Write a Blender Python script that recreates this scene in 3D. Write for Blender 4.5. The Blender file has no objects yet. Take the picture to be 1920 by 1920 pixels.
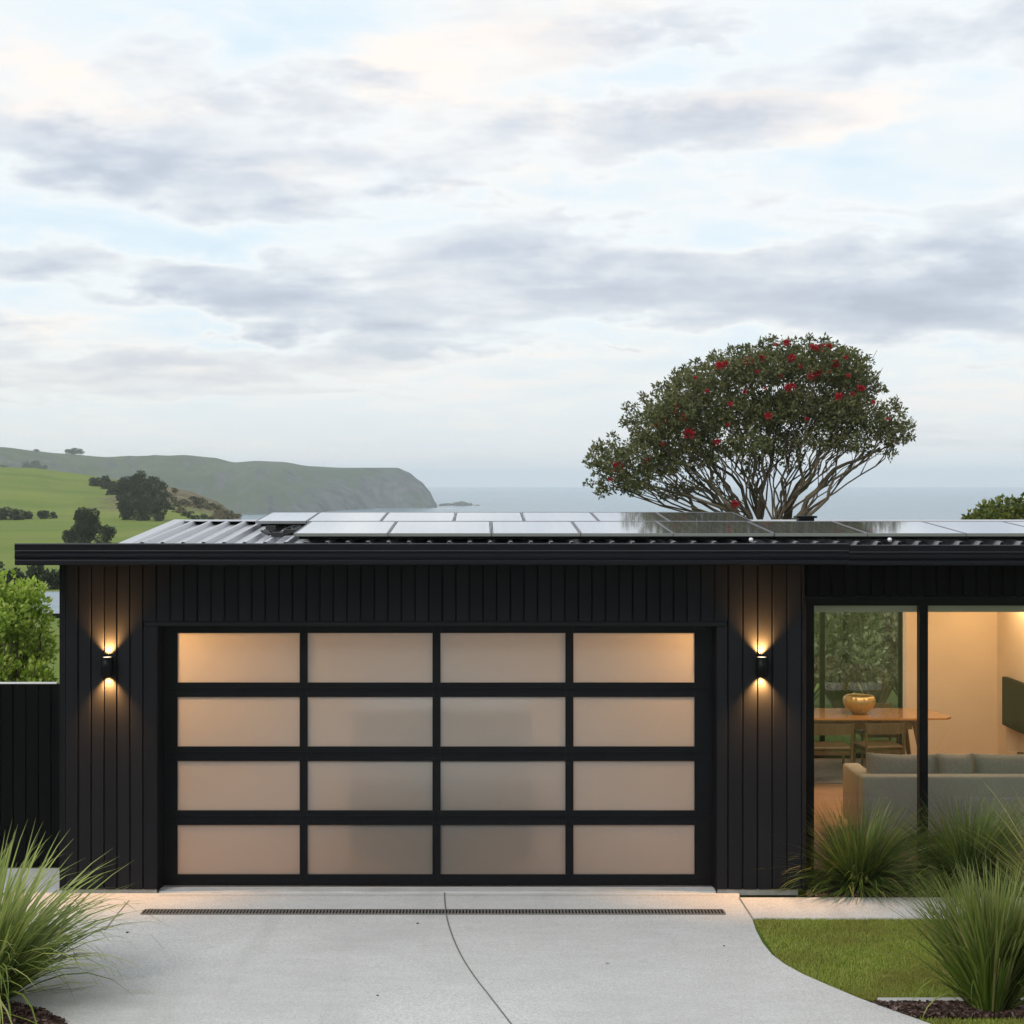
import bpy, math, random
import numpy as np
from mathutils import Vector, noise, Matrix
random.seed(7); RNG = np.random.default_rng(7)
R = math.radians
F = 3000.0; CX = 905.0; CY = 905.0; H = 3.55          # camera constants (photo pixels), eye height
SEA = -19.0
sc = bpy.context.scene
COL = sc.collection

def P(px, py, d):                                      # photo pixel at depth d -> point in the place
    return Vector(((px-CX)*d/F, d, H-(py-CY)*d/F))
def X(px, d): return (px-CX)*d/F
def Zz(py, d): return H-(py-CY)*d/F
def ground_d(py, z=0.0): return F*(H-z)/(py-CY)

# ------------------------------------------------------------------ object helpers
def link(name, me, m=None, parent=None):
    o = bpy.data.objects.new(name, me); COL.objects.link(o)
    if m is not None and not me.materials: me.materials.append(m)
    if parent is not None: o.parent = parent
    return o
def tag(o, label=None, cat=None, group=None, kind=None):
    if label: o['label'] = label
    if cat: o['category'] = cat
    if group: o['group'] = group
    if kind: o['kind'] = kind
    return o
def empty(name, loc=(0,0,0), rz=0, **k):
    o = bpy.data.objects.new(name, None); COL.objects.link(o)
    o.location = loc; o.rotation_euler = (0,0,rz); o.empty_display_size = .2
    return tag(o, **k)
def np_mesh(name, V, Fq, smooth=False):
    """V (n,3), Fq (m,k) int array of faces with k corners"""
    me = bpy.data.meshes.new(name)
    V = np.asarray(V, dtype=np.float32); Fq = np.asarray(Fq, dtype=np.int32)
    m, k = Fq.shape
    me.vertices.add(len(V)); me.vertices.foreach_set('co', V.ravel())
    me.loops.add(m*k); me.loops.foreach_set('vertex_index', Fq.ravel())
    me.polygons.add(m); me.polygons.foreach_set('loop_start', np.arange(0, m*k, k, dtype=np.int32))
    try: me.polygons.foreach_set('loop_total', np.full(m, k, dtype=np.int32))
    except Exception: pass
    me.update(calc_edges=True); me.validate()
    if smooth: me.polygons.foreach_set('use_smooth', np.ones(m, dtype=bool)); me.update()
    return me

class MB:
    """collects shapes, builds ONE mesh object"""
    def __init__(s): s.v = []; s.f = []; s.sm = []
    def add(s, vs, fs, smooth=False):
        b = len(s.v); s.v += [tuple(v) for v in vs]
        for f in fs: s.f.append(tuple(i+b for i in f)); s.sm.append(smooth)
    def box(s, x0, x1, y0, y1, z0, z1, c=0.0):
        if x0 > x1: x0, x1 = x1, x0
        if y0 > y1: y0, y1 = y1, y0
        if z0 > z1: z0, z1 = z1, z0
        if c <= 0:
            vs = [(x,y,z) for z in (z0,z1) for y in (y0,y1) for x in (x0,x1)]
            s.add(vs, [(0,2,3,1),(4,5,7,6),(0,1,5,4),(2,6,7,3),(0,4,6,2),(1,3,7,5)]); return
        c = min(c, (x1-x0)*.45, (y1-y0)*.45, (z1-z0)*.45)
        import bmesh
        bm = bmesh.new(); vs = [bm.verts.new((x,y,z)) for z in (z0,z1) for y in (y0,y1) for x in (x0,x1)]
        for f in [(0,2,3,1),(4,5,7,6),(0,1,5,4),(2,6,7,3),(0,4,6,2),(1,3,7,5)]: bm.faces.new([vs[i] for i in f])
        bmesh.ops.bevel(bm, geom=bm.edges[:]+bm.verts[:], offset=c, segments=1 if c < .02 else 4, affect='EDGES', profile=.5)
        bm.verts.index_update()
        s.add([v.co[:] for v in bm.verts], [[v.index for v in f.verts] for f in bm.faces], c >= .02); bm.free()
    def prism(s, poly, axis, a, b, smooth=False):
        """poly: 2D points; axis 'x': poly in (y,z); 'y': (x,z); 'z': (x,y)"""
        n = len(poly); vs = []
        for t in (a, b):
            for p, q in poly:
                vs.append({'x':(t,p,q),'y':(p,t,q),'z':(p,q,t)}[axis])
        fs = [tuple(range(n))[::-1], tuple(range(n,2*n))] + [(i,(i+1)%n,(i+1)%n+n,i+n) for i in range(n)]
        s.add(vs, fs, smooth)
    def tube(s, pts, rad, n=8, cap=True):
        pts = [Vector(p) for p in pts]
        if not hasattr(rad, '__len__'): rad = [rad]*len(pts)
        vs = []; fs = []
        up = Vector((0.13,0.21,1)).normalized()
        for i, p in enumerate(pts):
            t = (pts[min(i+1,len(pts)-1)]-pts[max(i-1,0)]).normalized()
            a = t.cross(up)
            if a.length < .05: a = t.cross(Vector((1,0,0)))
            a.normalize(); b = t.cross(a)
            for k in range(n):
                an = 2*math.pi*k/n; vs.append(p+(a*math.cos(an)+b*math.sin(an))*rad[i])
        for i in range(len(pts)-1):
            for k in range(n):
                fs.append((i*n+k, i*n+(k+1)%n, (i+1)*n+(k+1)%n, (i+1)*n+k))
        s.add(vs, fs, True)
        if cap:
            L = len(pts)-1
            s.add([vs[k] for k in range(n)], [tuple(range(n))[::-1]]); s.add([vs[L*n+k] for k in range(n)], [tuple(range(n))])
    def lathe(s, prof, cx, cy, cz, n=32, flute=0, nf=12):
        vs = []; fs = []
        for r, z in prof:
            for k in range(n):
                an = 2*math.pi*k/n; rr = r*(1+flute*abs(math.sin(nf*an/2))*min(1, r*8))
                vs.append((cx+rr*math.cos(an), cy+rr*math.sin(an), cz+z))
        for i in range(len(prof)-1):
            for k in range(n): fs.append((i*n+k, i*n+(k+1)%n, (i+1)*n+(k+1)%n, (i+1)*n+k))
        s.add(vs, fs, True)
    def build(s, name, m, parent=None, off=None):
        me = bpy.data.meshes.new(name); vs = s.v
        if off is not None: vs = [(a-off[0],b-off[1],c-off[2]) for a,b,c in s.v]
        me.from_pydata(vs, [], s.f); me.update()
        me.polygons.foreach_set('use_smooth', s.sm); me.update()
        o = link(name, me, m, parent)
        return o

# ------------------------------------------------------------------ material helpers
class NT:
    def __init__(s, nt): s.t = nt; s.n = nt.nodes; s.l = nt.links
    def node(s, typ, **k):
        n = s.n.new(typ)
        for a, b in k.items(): setattr(n, a, b)
        return n
    def put(s, sock, v):
        if isinstance(v, bpy.types.NodeSocket): s.l.new(v, sock)
        elif v is not None:
            if sock.type == 'RGBA' and len(v) == 3: v = (*v, 1)
            sock.default_value = v
    def math(s, op, a, b=None, clamp=False):
        n = s.node('ShaderNodeMath', operation=op, use_clamp=clamp); s.put(n.inputs[0], a)
        if b is not None: s.put(n.inputs[1], b)
        return n.outputs[0]
    def mix(s, f, a, b, blend='MIX'):
        n = s.node('ShaderNodeMix', data_type='RGBA', blend_type=blend); n.clamp_factor = True
        s.put(n.inputs[0], f); s.put(n.inputs[6], a); s.put(n.inputs[7], b); return n.outputs[2]
    def ramp(s, f, stops, interp='LINEAR'):
        n = s.node('ShaderNodeValToRGB'); cr = n.color_ramp; cr.interpolation = interp
        while len(cr.elements) < len(stops): cr.elements.new(.5)
        for e, (p, c) in zip(cr.elements, stops):
            e.position = p; e.color = (*c, 1) if hasattr(c, '__len__') else (c,c,c,1)
        s.put(n.inputs[0], f); return n.outputs[0]
    def noise(s, vec, scale, detail=4, rough=.5, dist=0, dim='3D'):
        n = s.node('ShaderNodeTexNoise', noise_dimensions=dim)
        if vec is not None: s.put(n.inputs['Vector'], vec)
        s.put(n.inputs['Scale'], scale); n.inputs['Detail'].default_value = detail
        n.inputs['Roughness'].default_value = rough; n.inputs['Distortion'].default_value = dist
        return n.outputs[0]
    def mapping(s, vec, scale=(1,1,1), loc=(0,0,0), rot=(0,0,0)):
        n = s.node('ShaderNodeMapping'); s.put(n.inputs[0], vec)
        n.inputs['Location'].default_value = loc; n.inputs['Rotation'].default_value = rot; n.inputs['Scale'].default_value = scale
        return n.outputs[0]
    def bump(s, h, strength, dist=.01):
        n = s.node('ShaderNodeBump'); s.put(n.inputs['Height'], h); n.inputs['Strength'].default_value = strength
        n.inputs['Distance'].default_value = dist; return n.outputs[0]
MATS = {}
def mat(name, col=(.5,.5,.5), rough=.6, metal=0, spec=.5, var=0, vscale=3, bump=0, bscale=40, stretch=(1,1,1), coat=0, fn=None):
    m = bpy.data.materials.new(name); m.use_nodes = True; t = NT(m.node_tree)
    p = t.n['Principled BSDF']
    p.inputs['Roughness'].default_value = rough; p.inputs['Metallic'].default_value = metal
    p.inputs['Specular IOR Level'].default_value = spec; p.inputs['Coat Weight'].default_value = coat
    tc = t.node('ShaderNodeTexCoord'); obj = tc.outputs['Object']
    vec = t.mapping(obj, stretch)
    c = col
    if var:
        nz = t.noise(vec, vscale, 5, .6)
        c = t.mix(t.ramp(nz, [(.3,0),(.7,1)]), tuple(x*(1-var) for x in col), tuple(min(1,x*(1+var)) for x in col))
    t.put(p.inputs['Base Color'], c)
    if bump: t.put(p.inputs['Normal'], t.bump(t.noise(vec, bscale, 4, .6), bump, .004))
    if fn: fn(t, p, obj)
    MATS[name] = m
    return m

def board_fn(dark, light):
    def fn(t, p, obj):
        g = t.node('ShaderNodeNewGeometry')
        r = g.outputs['Random Per Island']
        grain = t.noise(t.mapping(obj, (60,60,1.6)), 3, 5, .65)
        blot = t.noise(obj, 1.3, 3, .5)
        f = t.math('ADD', t.math('MULTIPLY', grain, .5), t.math('MULTIPLY', r, .6))
        c = t.mix(f, dark, light)
        c = t.mix(t.ramp(blot, [(.35,0),(.75,.35)]), c, tuple(x*1.5 for x in light))
        t.put(p.inputs['Base Color'], c)
        t.put(p.inputs['Roughness'], t.math('ADD', t.math('MULTIPLY', grain, .2), .55))
        t.put(p.inputs['Normal'], t.bump(grain, .35, .003))
    return fn
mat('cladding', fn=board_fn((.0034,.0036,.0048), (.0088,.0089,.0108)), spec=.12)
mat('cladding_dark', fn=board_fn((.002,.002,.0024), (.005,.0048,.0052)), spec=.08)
mat('fence_black', fn=board_fn((.0014,.0014,.0016), (.003,.003,.0034)), spec=.06)
mat('black_gap', (.002,.002,.002), .9, spec=.1)
mat('gutter', (.0030,.0036,.0065), .36, spec=.15, var=.15, vscale=2)
mat('gutter_lip', (.05,.052,.06), .3, spec=.6)
mat('black_metal', (.0025,.0026,.003), .42, spec=.12)
mat('door_metal', (.0028,.003,.004), .42, spec=.14, var=.2, vscale=1.5)
mat('soffit', (.004,.004,.0045), .8, spec=.1)
mat('light_trim', (.62,.62,.6), .5)
mat('silver', (.55,.56,.58), .35, metal=.9)
mat('white_plastic', (.75,.75,.76), .4)
mat('cable', (.006,.006,.006), .5)

def roof_fn(t, p, obj):
    st = t.noise(t.mapping(obj, (6,.7,1)), 4, 4, .6)
    c = t.mix(st, (.34,.34,.36), (.52,.52,.55)); t.put(p.inputs['Base Color'], c)
    t.put(p.inputs['Roughness'], t.math('ADD', t.math('MULTIPLY', st, .18), .22))
mat('roof_metal', metal=.25, fn=roof_fn)

def panel_fn(t, p, obj):
    sx = t.node('ShaderNodeSeparateXYZ'); t.put(sx.inputs[0], obj)
    def lines(ax, per, w):
        fr = t.math('FRACT', t.math('MULTIPLY', ax, 1/per))
        return t.math('LESS_THAN', fr, w)
    a = lines(sx.outputs[0], .10, .05)
    b = lines(sx.outputs[1], .16, .02)
    g = t.math('MAXIMUM', a, b)
    t.put(p.inputs['Base Color'], t.mix(g, (.21,.21,.215), (.62,.62,.62)))
    t.put(p.inputs['Roughness'], t.math('ADD', t.math('MULTIPLY', g, .05), .07))
mat('solar_glass', spec=.8, coat=1, fn=panel_fn); MATS['solar_glass'].node_tree.nodes['Principled BSDF'].inputs['IOR'].default_value = 1.8; MATS['solar_glass'].node_tree.nodes['Principled BSDF'].inputs['Coat Roughness'].default_value = .05

def glassmat(name, refl_col=(1,1,1), tint=(.97,.98,.97), ior=1.45, extra=.02):
    m = bpy.data.materials.new(name); m.use_nodes = True; t = NT(m.node_tree)
    t.n.remove(t.n['Principled BSDF']); out = t.n['Material Output']
    tr = t.node('ShaderNodeBsdfTransparent'); tr.inputs[0].default_value = (*tint, 1)
    gl = t.node('ShaderNodeBsdfGlossy'); gl.inputs['Roughness'].default_value = .0; gl.inputs[0].default_value = (*refl_col,1)
    fr = t.node('ShaderNodeFresnel'); fr.inputs[0].default_value = ior
    mx = t.node('ShaderNodeMixShader'); t.put(mx.inputs[0], t.math('ADD', fr.outputs[0], extra))
    t.l.new(tr.outputs[0], mx.inputs[1]); t.l.new(gl.outputs[0], mx.inputs[2]); t.l.new(mx.outputs[0], out.inputs[0])
    MATS[name] = m
glassmat('window_glass', tint=(.98,.985,.98), extra=.02)

m = bpy.data.materials.new('frosted'); m.use_nodes = True; t = NT(m.node_tree)
p = t.n['Principled BSDF']; out = t.n['Material Output']
p.inputs['Base Color'].default_value = (.22,.235,.23,1); p.inputs['Roughness'].default_value = .32; p.inputs['Specular IOR Level'].default_value = .5
tl = t.node('ShaderNodeBsdfTranslucent'); tl.inputs[0].default_value = (.9,.88,.84,1)
rf_ = t.node('ShaderNodeBsdfRefraction'); rf_.inputs['Color'].default_value = (.97,.97,.96,1); rf_.inputs['Roughness'].default_value = .30; rf_.inputs['IOR'].default_value = 1.35
m0 = t.node('ShaderNodeMixShader'); m0.inputs[0].default_value = .50; t.l.new(tl.outputs[0], m0.inputs[1]); t.l.new(rf_.outputs[0], m0.inputs[2])
mx = t.node('ShaderNodeMixShader'); mx.inputs[0].default_value = .68
t.l.new(p.outputs[0], mx.inputs[1]); t.l.new(m0.outputs[0], mx.inputs[2]); t.l.new(mx.outputs[0], out.inputs[0])
MATS['frosted'] = m

def conc_fn(t, p, obj):
    v = t.node('ShaderNodeTexVoronoi'); t.put(v.inputs['Vector'], obj); v.inputs['Scale'].default_value = 95
    sp = t.ramp(v.outputs['Color'], [(.0,.0),(1,1)])
    bw = t.node('ShaderNodeRGBToBW'); t.put(bw.inputs[0], v.outputs['Color'])
    fine = t.noise(obj, 160, 3, .7)
    big = t.noise(obj, .55, 5, .62, .6)
    mid = t.noise(t.mapping(obj, (1,3.2,1)), 2.2, 5, .65)
    c = t.mix(bw.outputs[0], (.36,.352,.34), (.645,.63,.61))
    c = t.mix(t.ramp(fine, [(.4,0),(.75,.55)]), c, (.74,.735,.73))
    c = t.mix(t.ramp(t.noise(obj, 210, 2, .6), [(.62,0),(.72,.7)]), c, (.20,.19,.18))
    c = t.mix(t.ramp(big, [(.35,0),(.66,.5)]), c, (.40,.39,.38))
    c = t.mix(t.ramp(mid, [(.45,0),(.75,.22)]), c, (.70,.70,.705))
    ty = t.noise(t.mapping(obj, (2.2,.16,1)), 1.1, 4, .6)
    c = t.mix(t.ramp(ty, [(.55,0),(.72,.30)]), c, (.30,.295,.29))
    st = t.noise(obj, 5.5, 3, .6)
    c = t.mix(t.ramp(st, [(.66,0),(.74,.25)]), c, (.24,.235,.23))
    t.put(p.inputs['Base Color'], c)
    t.put(p.inputs['Normal'], t.bump(fine, .25, .003))
mat('concrete', rough=.85, spec=.25, fn=conc_fn)
mat('smooth_concrete', (.42,.42,.41), .8, var=.15, vscale=4, bump=.2)
mat('joint', (.16,.15,.14), .9)
mat('footing', (.20,.20,.19), .85, var=.25, vscale=8)

def ground_fn(t, p, obj):
    sx = t.node('ShaderNodeSeparateXYZ'); t.put(sx.inputs[0], obj)
    g = t.node('ShaderNodeNewGeometry'); sn = t.node('ShaderNodeSeparateXYZ'); t.put(sn.inputs[0], g.outputs['Normal'])
    big = t.noise(obj, .022, 4, .55); mid = t.noise(obj, .16, 5, .6); fine = t.noise(obj, 1.6, 4, .6)
    tr = t.noise(t.mapping(obj, (.06,.9,3)), 1, 3, .5)
    c = t.mix(t.ramp(big, [(.35,0),(.65,1)]), (.105,.165,.028), (.205,.25,.05))
    c = t.mix(t.ramp(mid, [(.38,0),(.7,.6)]), c, (.185,.19,.06))
    c = t.mix(t.ramp(fine, [(.45,0),(.8,.35)]), c, (.05,.085,.02))
    c = t.mix(t.ramp(tr, [(.55,0),(.7,.35)]), c, (.07,.105,.025))
    # sandy, eroded seaward face (low ground where the spur drops to the water)
    steep = t.ramp(sn.outputs[2], [(.90,1),(.985,0)])
    rocky = t.mix(t.ramp(t.noise(obj, .35, 5, .7), [(.35,0),(.65,1)]), (.11,.10,.05), (.26,.21,.13))
    c = t.mix(t.math('MULTIPLY', steep, t.ramp(mid, [(.3,.3),(.55,1)])), c, rocky)
    sb_ = t.node('ShaderNodeVectorMath', operation='SUBTRACT'); t.put(sb_.inputs[0], obj); sb_.inputs[1].default_value = (-56,325,0)
    sm_ = t.node('ShaderNodeVectorMath', operation='MULTIPLY'); t.put(sm_.inputs[0], sb_.outputs[0]); sm_.inputs[1].default_value = (1/17,1/70,0)
    sl_ = t.node('ShaderNodeVectorMath', operation='LENGTH'); t.put(sl_.inputs[0], sm_.outputs[0])
    bf = t.ramp(t.math('ADD', sl_.outputs['Value'], t.math('SUBTRACT', mid, .5)), [(.75,1),(1.0,0)])
    sc_ = t.ramp(t.noise(obj, .5, 5, .7), [(.38,(.055,.06,.03)),(.52,(.16,.13,.075)),(.68,(.27,.22,.15))])
    c = t.mix(bf, c, sc_)
    t.put(p.inputs['Base Color'], c)
    t.put(p.inputs['Normal'], t.bump(fine, .5, .3))
mat('pasture', rough=.95, spec=.1, fn=ground_fn)
def head_fn(t, p, obj):
    g = t.node('ShaderNodeNewGeometry'); sn = t.node('ShaderNodeSeparateXYZ'); t.put(sn.inputs[0], g.outputs['Normal'])
    big = t.noise(obj, .006, 4, .6); mid = t.noise(obj, .03, 6, .65)
    rk = t.noise(t.mapping(obj, (1,1,.35)), .06, 6, .7)
    c = t.mix(t.ramp(big, [(.35,0),(.65,1)]), (.058,.078,.045), (.085,.103,.06))
    c = t.mix(t.ramp(mid, [(.5,0),(.68,.8)]), c, (.05,.07,.03))
    rock = t.mix(t.ramp(rk, [(.35,0),(.65,1)]), (.045,.048,.048), (.14,.138,.13))
    steep = t.ramp(t.math('ADD', sn.outputs[2], t.math('MULTIPLY', t.math('SUBTRACT', mid, .5), .35)), [(.88,1),(.965,0)])
    c = t.mix(steep, c, rock)
    t.put(p.inputs['Base Color'], c)
mat('headland_turf', rough=.95, spec=.1, fn=head_fn)
def sea_fn(t, p, obj):
    w = t.noise(t.mapping(obj, (.35,1,1)), .05, 6, .6); w2 = t.noise(t.mapping(obj, (.3,1,1)), .6, 4, .6)
    big = t.noise(t.mapping(obj, (.25,1,1)), .0018, 4, .6)
    t.put(p.inputs['Base Color'], t.mix(t.ramp(big, [(.35,0),(.65,1)]), (.02,.085,.135), (.045,.14,.20)))
    t.put(p.inputs['Normal'], t.bump(t.math('ADD', w, t.math('MULTIPLY', w2, .25)), .6, 1.2))
mat('sea_water', rough=.22, spec=.5, fn=sea_fn)
mat('surf', (.8,.82,.83), .9)
mat('rock', (.09,.085,.075), .9, var=.4, vscale=.3, bump=.5, bscale=2)

def mulch_fn(t, p, obj):
    v = t.node('ShaderNodeTexVoronoi'); t.put(v.inputs['Vector'], t.mapping(obj, (1,1.6,1))); v.inputs['Scale'].default_value = 38
    bw = t.node('ShaderNodeRGBToBW'); t.put(bw.inputs[0], v.outputs['Color'])
    c = t.ramp(bw.outputs[0], [(.2,(.012,.007,.006)),(.5,(.05,.026,.02)),(.8,(.11,.07,.055))])
    t.put(p.inputs['Base Color'], c); t.put(p.inputs['Normal'], t.bump(v.outputs['Distance'], .8, .02))
mat('mulch', rough=.95, spec=.15, fn=mulch_fn)
def chip_fn(t, p, obj):
    g = t.node('ShaderNodeNewGeometry')
    t.put(p.inputs['Base Color'], t.ramp(g.outputs['Random Per Island'], [(0,(.015,.008,.006)),(.4,(.06,.03,.022)),(.75,(.10,.06,.05)),(1,(.20,.15,.13))]))
mat('bark_chip', rough=.9, spec=.2, fn=chip_fn)
def soil_fn(t, p, obj):
    big = t.noise(obj, 1.1, 4, .6); f = t.noise(obj, 30, 3, .6)
    c = t.mix(t.ramp(big, [(.35,0),(.65,1)]), (.055,.10,.012), (.10,.15,.02))
    c = t.mix(t.ramp(f, [(.4,0),(.7,.6)]), c, (.05,.055,.015)); t.put(p.inputs['Base Color'], c)
mat('turf', rough=.95, spec=.1, fn=soil_fn)

def leafmat(name, stops, trans=.28, rough=.5, spec=.3, nscale=0, ncol=None, tip=None, tz=(0,1)):
    m = bpy.data.materials.new(name); m.use_nodes = True; t = NT(m.node_tree)
    p = t.n['Principled BSDF']; out = t.n['Material Output']
    g = t.node('ShaderNodeNewGeometry'); tc = t.node('ShaderNodeTexCoord')
    f = g.outputs['Random Per Island']
    c = t.ramp(f, stops)
    if nscale:
        nz = t.noise(tc.outputs['Object'], nscale, 3, .5)
        c = t.mix(t.ramp(nz, [(.38,0),(.66,.75)]), c, ncol)
    if tip:
        s3 = t.node('ShaderNodeSeparateXYZ'); t.put(s3.inputs[0], tc.outputs['Object'])
        mr = t.node('ShaderNodeMapRange'); t.put(mr.inputs[0], s3.outputs[2]); mr.inputs[1].default_value = tz[0]; mr.inputs[2].default_value = tz[1]
        c = t.mix(t.math('MULTIPLY', mr.outputs[0], .42), c, t.mix(f, tip, tuple(x*.55 for x in tip)))
    t.put(p.inputs['Base Color'], c); p.inputs['Roughness'].default_value = rough; p.inputs['Specular IOR Level'].default_value = spec
    tl = t.node('ShaderNodeBsdfTranslucent'); t.put(tl.inputs[0], c)
    mx = t.node('ShaderNodeMixShader'); mx.inputs[0].default_value = trans
    t.l.new(p.outputs[0], mx.inputs[1]); t.l.new(tl.outputs[0], mx.inputs[2]); t.l.new(mx.outputs[0], out.inputs[0])
    MATS[name] = m
leafmat('crown_leaf', [(0,(.05,.066,.024)),(.5,(.095,.115,.038)),(.85,(.16,.165,.06)),(1,(.27,.19,.09))], .28, nscale=1.1, ncol=(.16,.165,.07))
leafmat('olive_leaf', [(0,(.04,.065,.012)),(.6,(.11,.14,.022)),(1,(.20,.20,.04))], .3)
leafmat('lime_leaf', [(0,(.22,.34,.03)),(.5,(.42,.56,.07)),(1,(.66,.72,.20))], .5, nscale=2.5, ncol=(.22,.33,.05))
leafmat('bush_leaf', [(0,(.12,.15,.07)),(.6,(.24,.28,.13)),(1,(.42,.44,.27))], .35, nscale=1.2, ncol=(.14,.145,.09))
leafmat('far_leaf', [(0,(.026,.038,.022)),(.6,(.045,.060,.030)),(1,(.08,.09,.045))], .1, spec=.1)
leafmat('scrub_leaf', [(0,(.075,.075,.035)),(.6,(.15,.13,.07)),(1,(.26,.22,.14))], .1, spec=.1)
leafmat('red_flower', [(0,(.26,.010,.02)),(.6,(.46,.018,.035)),(1,(.60,.05,.07))], .3)
leafmat('blade_dark', [(0,(.028,.065,.010)),(.5,(.08,.14,.018)),(.85,(.17,.22,.04)),(1,(.30,.26,.11))], .25, rough=.4, tip=(.20,.24,.07), tz=(.15,.65))
leafmat('blade_mid', [(0,(.035,.07,.008)),(.5,(.11,.17,.018)),(.85,(.22,.27,.045)),(1,(.42,.34,.17))], .3, rough=.4, tip=(.36,.38,.13), tz=(.25,1.0))
leafmat('blade_light', [(0,(.05,.10,.012)),(.4,(.16,.23,.03)),(.8,(.34,.40,.08)),(1,(.50,.46,.22))], .3, rough=.4, tip=(.42,.46,.17), tz=(.2,1.0))
leafmat('blade_yellow', [(0,(.12,.16,.03)),(.5,(.26,.28,.06)),(.85,(.42,.38,.12)),(1,(.5,.38,.2))], .3, rough=.4)
leafmat('lawn_blade', [(0,(.18,.25,.03)),(.5,(.30,.37,.055)),(.85,(.41,.44,.09)),(1,(.50,.45,.16))], .3, nscale=1.6, ncol=(.25,.215,.05))
mat('bark', (.105,.082,.052), .9, var=.35, vscale=6, bump=.5, bscale=30)
mat('bark_dark', (.06,.05,.04), .9, var=.3, vscale=4)

# interior materials
mat('plaster', (.80,.66,.50), .8, var=.04, vscale=2, bump=.05)
mat('plaster_white', (.80,.76,.70), .8)
def wood_fn(a, b, sc_=(1,8,8), board=None):
    def fn(t, p, obj):
        n = t.noise(t.mapping(obj, sc_), 2.5, 5, .6, .4)
        c = t.mix(t.ramp(n, [(.3,0),(.7,1)]), a, b)
        if board:
            s = t.node('ShaderNodeSeparateXYZ'); t.put(s.inputs[0], obj)
            k = t.math('MULTIPLY', s.outputs[1], 1/board)
            c = t.mix(t.math('MULTIPLY', t.math('LESS_THAN', t.math('FRACT', k), .04), .7), c, tuple(x*.3 for x in a))
            wn = t.node('ShaderNodeTexWhiteNoise', noise_dimensions='1D'); t.put(wn.inputs['W'], t.math('FLOOR', k))
            c = t.mix(t.math('MULTIPLY', wn.outputs[0], .35), c, b)
        t.put(p.inputs['Base Color'], c)
    return fn
mat('floor_wood', rough=.35, fn=wood_fn((.36,.20,.10), (.52,.31,.17), board=.14))
mat('table_wood', rough=.18, coat=.6, fn=wood_fn((.42,.19,.06), (.56,.28,.10)))
mat('leg_wood', rough=.4, fn=wood_fn((.17,.10,.05), (.27,.17,.09), (6,6,1)))
mat('chair_wood', rough=.4, fn=wood_fn((.085,.065,.035), (.15,.11,.055), (6,6,1)))
mat('sofa_fabric', (.46,.46,.41), .9, var=.12, vscale=60, bump=.3, bscale=300)
mat('sofa_arm', (.46,.40,.32), .9, var=.12, vscale=60, bump=.3, bscale=300)
mat('cushion_fabric', (.36,.35,.31), .95, var=.15, vscale=60, bump=.3, bscale=300)
mat('rug', (.36,.36,.37), .95, var=.2, vscale=30, bump=.3, bscale=100)
mat('tv_black', (.004,.004,.004), .4, spec=.1)
mat('bowl', (.50,.36,.15), .14, metal=.5, spec=.6)
mat('garage_floor', (.48,.36,.31), .7)

def emis(name, col, s):
    m = bpy.data.materials.new(name); m.use_nodes = True; p = m.node_tree.nodes['Principled BSDF']
    p.inputs['Base Color'].default_value = (0,0,0,1); p.inputs['Emission Color'].default_value = (*col,1); p.inputs['Emission Strength'].default_value = s
    MATS[name] = m
emis('lamp_lens', (1,.85,.6), 2.5)
M = MATS

# ------------------------------------------------------------------ camera
cam = bpy.data.cameras.new('camera'); co = bpy.data.objects.new('camera', cam); COL.objects.link(co)
co.location = (0,0,H); co.rotation_euler = (R(90),0,0)
cam.sensor_width = 36; cam.lens = F/1920*36; cam.shift_x = (960-CX)/1920; cam.shift_y = -(960-CY)/1920
cam.clip_start = .1; cam.clip_end = 60000; sc.camera = co

# ------------------------------------------------------------------ world: nishita sky + procedural clouds by direction
SUN_EL, SUN_AZ = 38, -145      # sun behind the camera, to the left (azimuth measured from +Y, clockwise positive)
w = bpy.data.worlds.new('World'); sc.world = w; w.use_nodes = True; t = NT(w.node_tree)
bg = t.n['Background']; tc = t.node('ShaderNodeTexCoord'); D = tc.outputs['Generated']
sky = t.node('ShaderNodeTexSky', sky_type='NISHITA', sun_disc=False)
sky.sun_elevation = R(SUN_EL); sky.sun_rotation = R(SUN_AZ); sky.dust_density = 2.0; sky.ozone_density = 1.5
sx = t.node('ShaderNodeSeparateXYZ'); t.put(sx.inputs[0], D)
zc = t.math('MAXIMUM', sx.outputs[2], 0.0); den = t.math('ADD', zc, .125)
cb = t.node('ShaderNodeCombineXYZ'); t.put(cb.inputs[0], t.math('DIVIDE', sx.outputs[0], den)); t.put(cb.inputs[1], t.math('DIVIDE', sx.outputs[1], den)); cb.inputs[2].default_value = 3.7
pv = t.mapping(cb.outputs[0], (.62,.80,1), (1.3,.4,0))
n1 = t.noise(pv, 1.7, 7, .50, .25)
n2 = t.noise(t.mapping(cb.outputs[0], (.75,.85,1), (7,3,2)), 4.4, 6, .52, .3)
base = t.math('ADD', t.math('MULTIPLY', t.math('SUBTRACT', n1, .5), 1.0), t.math('MULTIPLY', t.math('SUBTRACT', n2, .5), .72))
wn = t.node('ShaderNodeTexNoise'); t.put(wn.inputs['Vector'], t.mapping(D, (1,1,2.6))); wn.inputs['Scale'].default_value = 16; wn.inputs['Detail'].default_value = 6; wn.inputs['Roughness'].default_value = .55
wv = t.node('ShaderNodeVectorMath', operation='SUBTRACT'); t.put(wv.inputs[0], wn.outputs['Color']); wv.inputs[1].default_value = (.5,.5,.5)
wm_ = t.node('ShaderNodeVectorMath', operation='MULTIPLY'); t.put(wm_.inputs[0], wv.outputs[0]); wm_.inputs[1].default_value = (.22,.22,.07)
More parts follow.
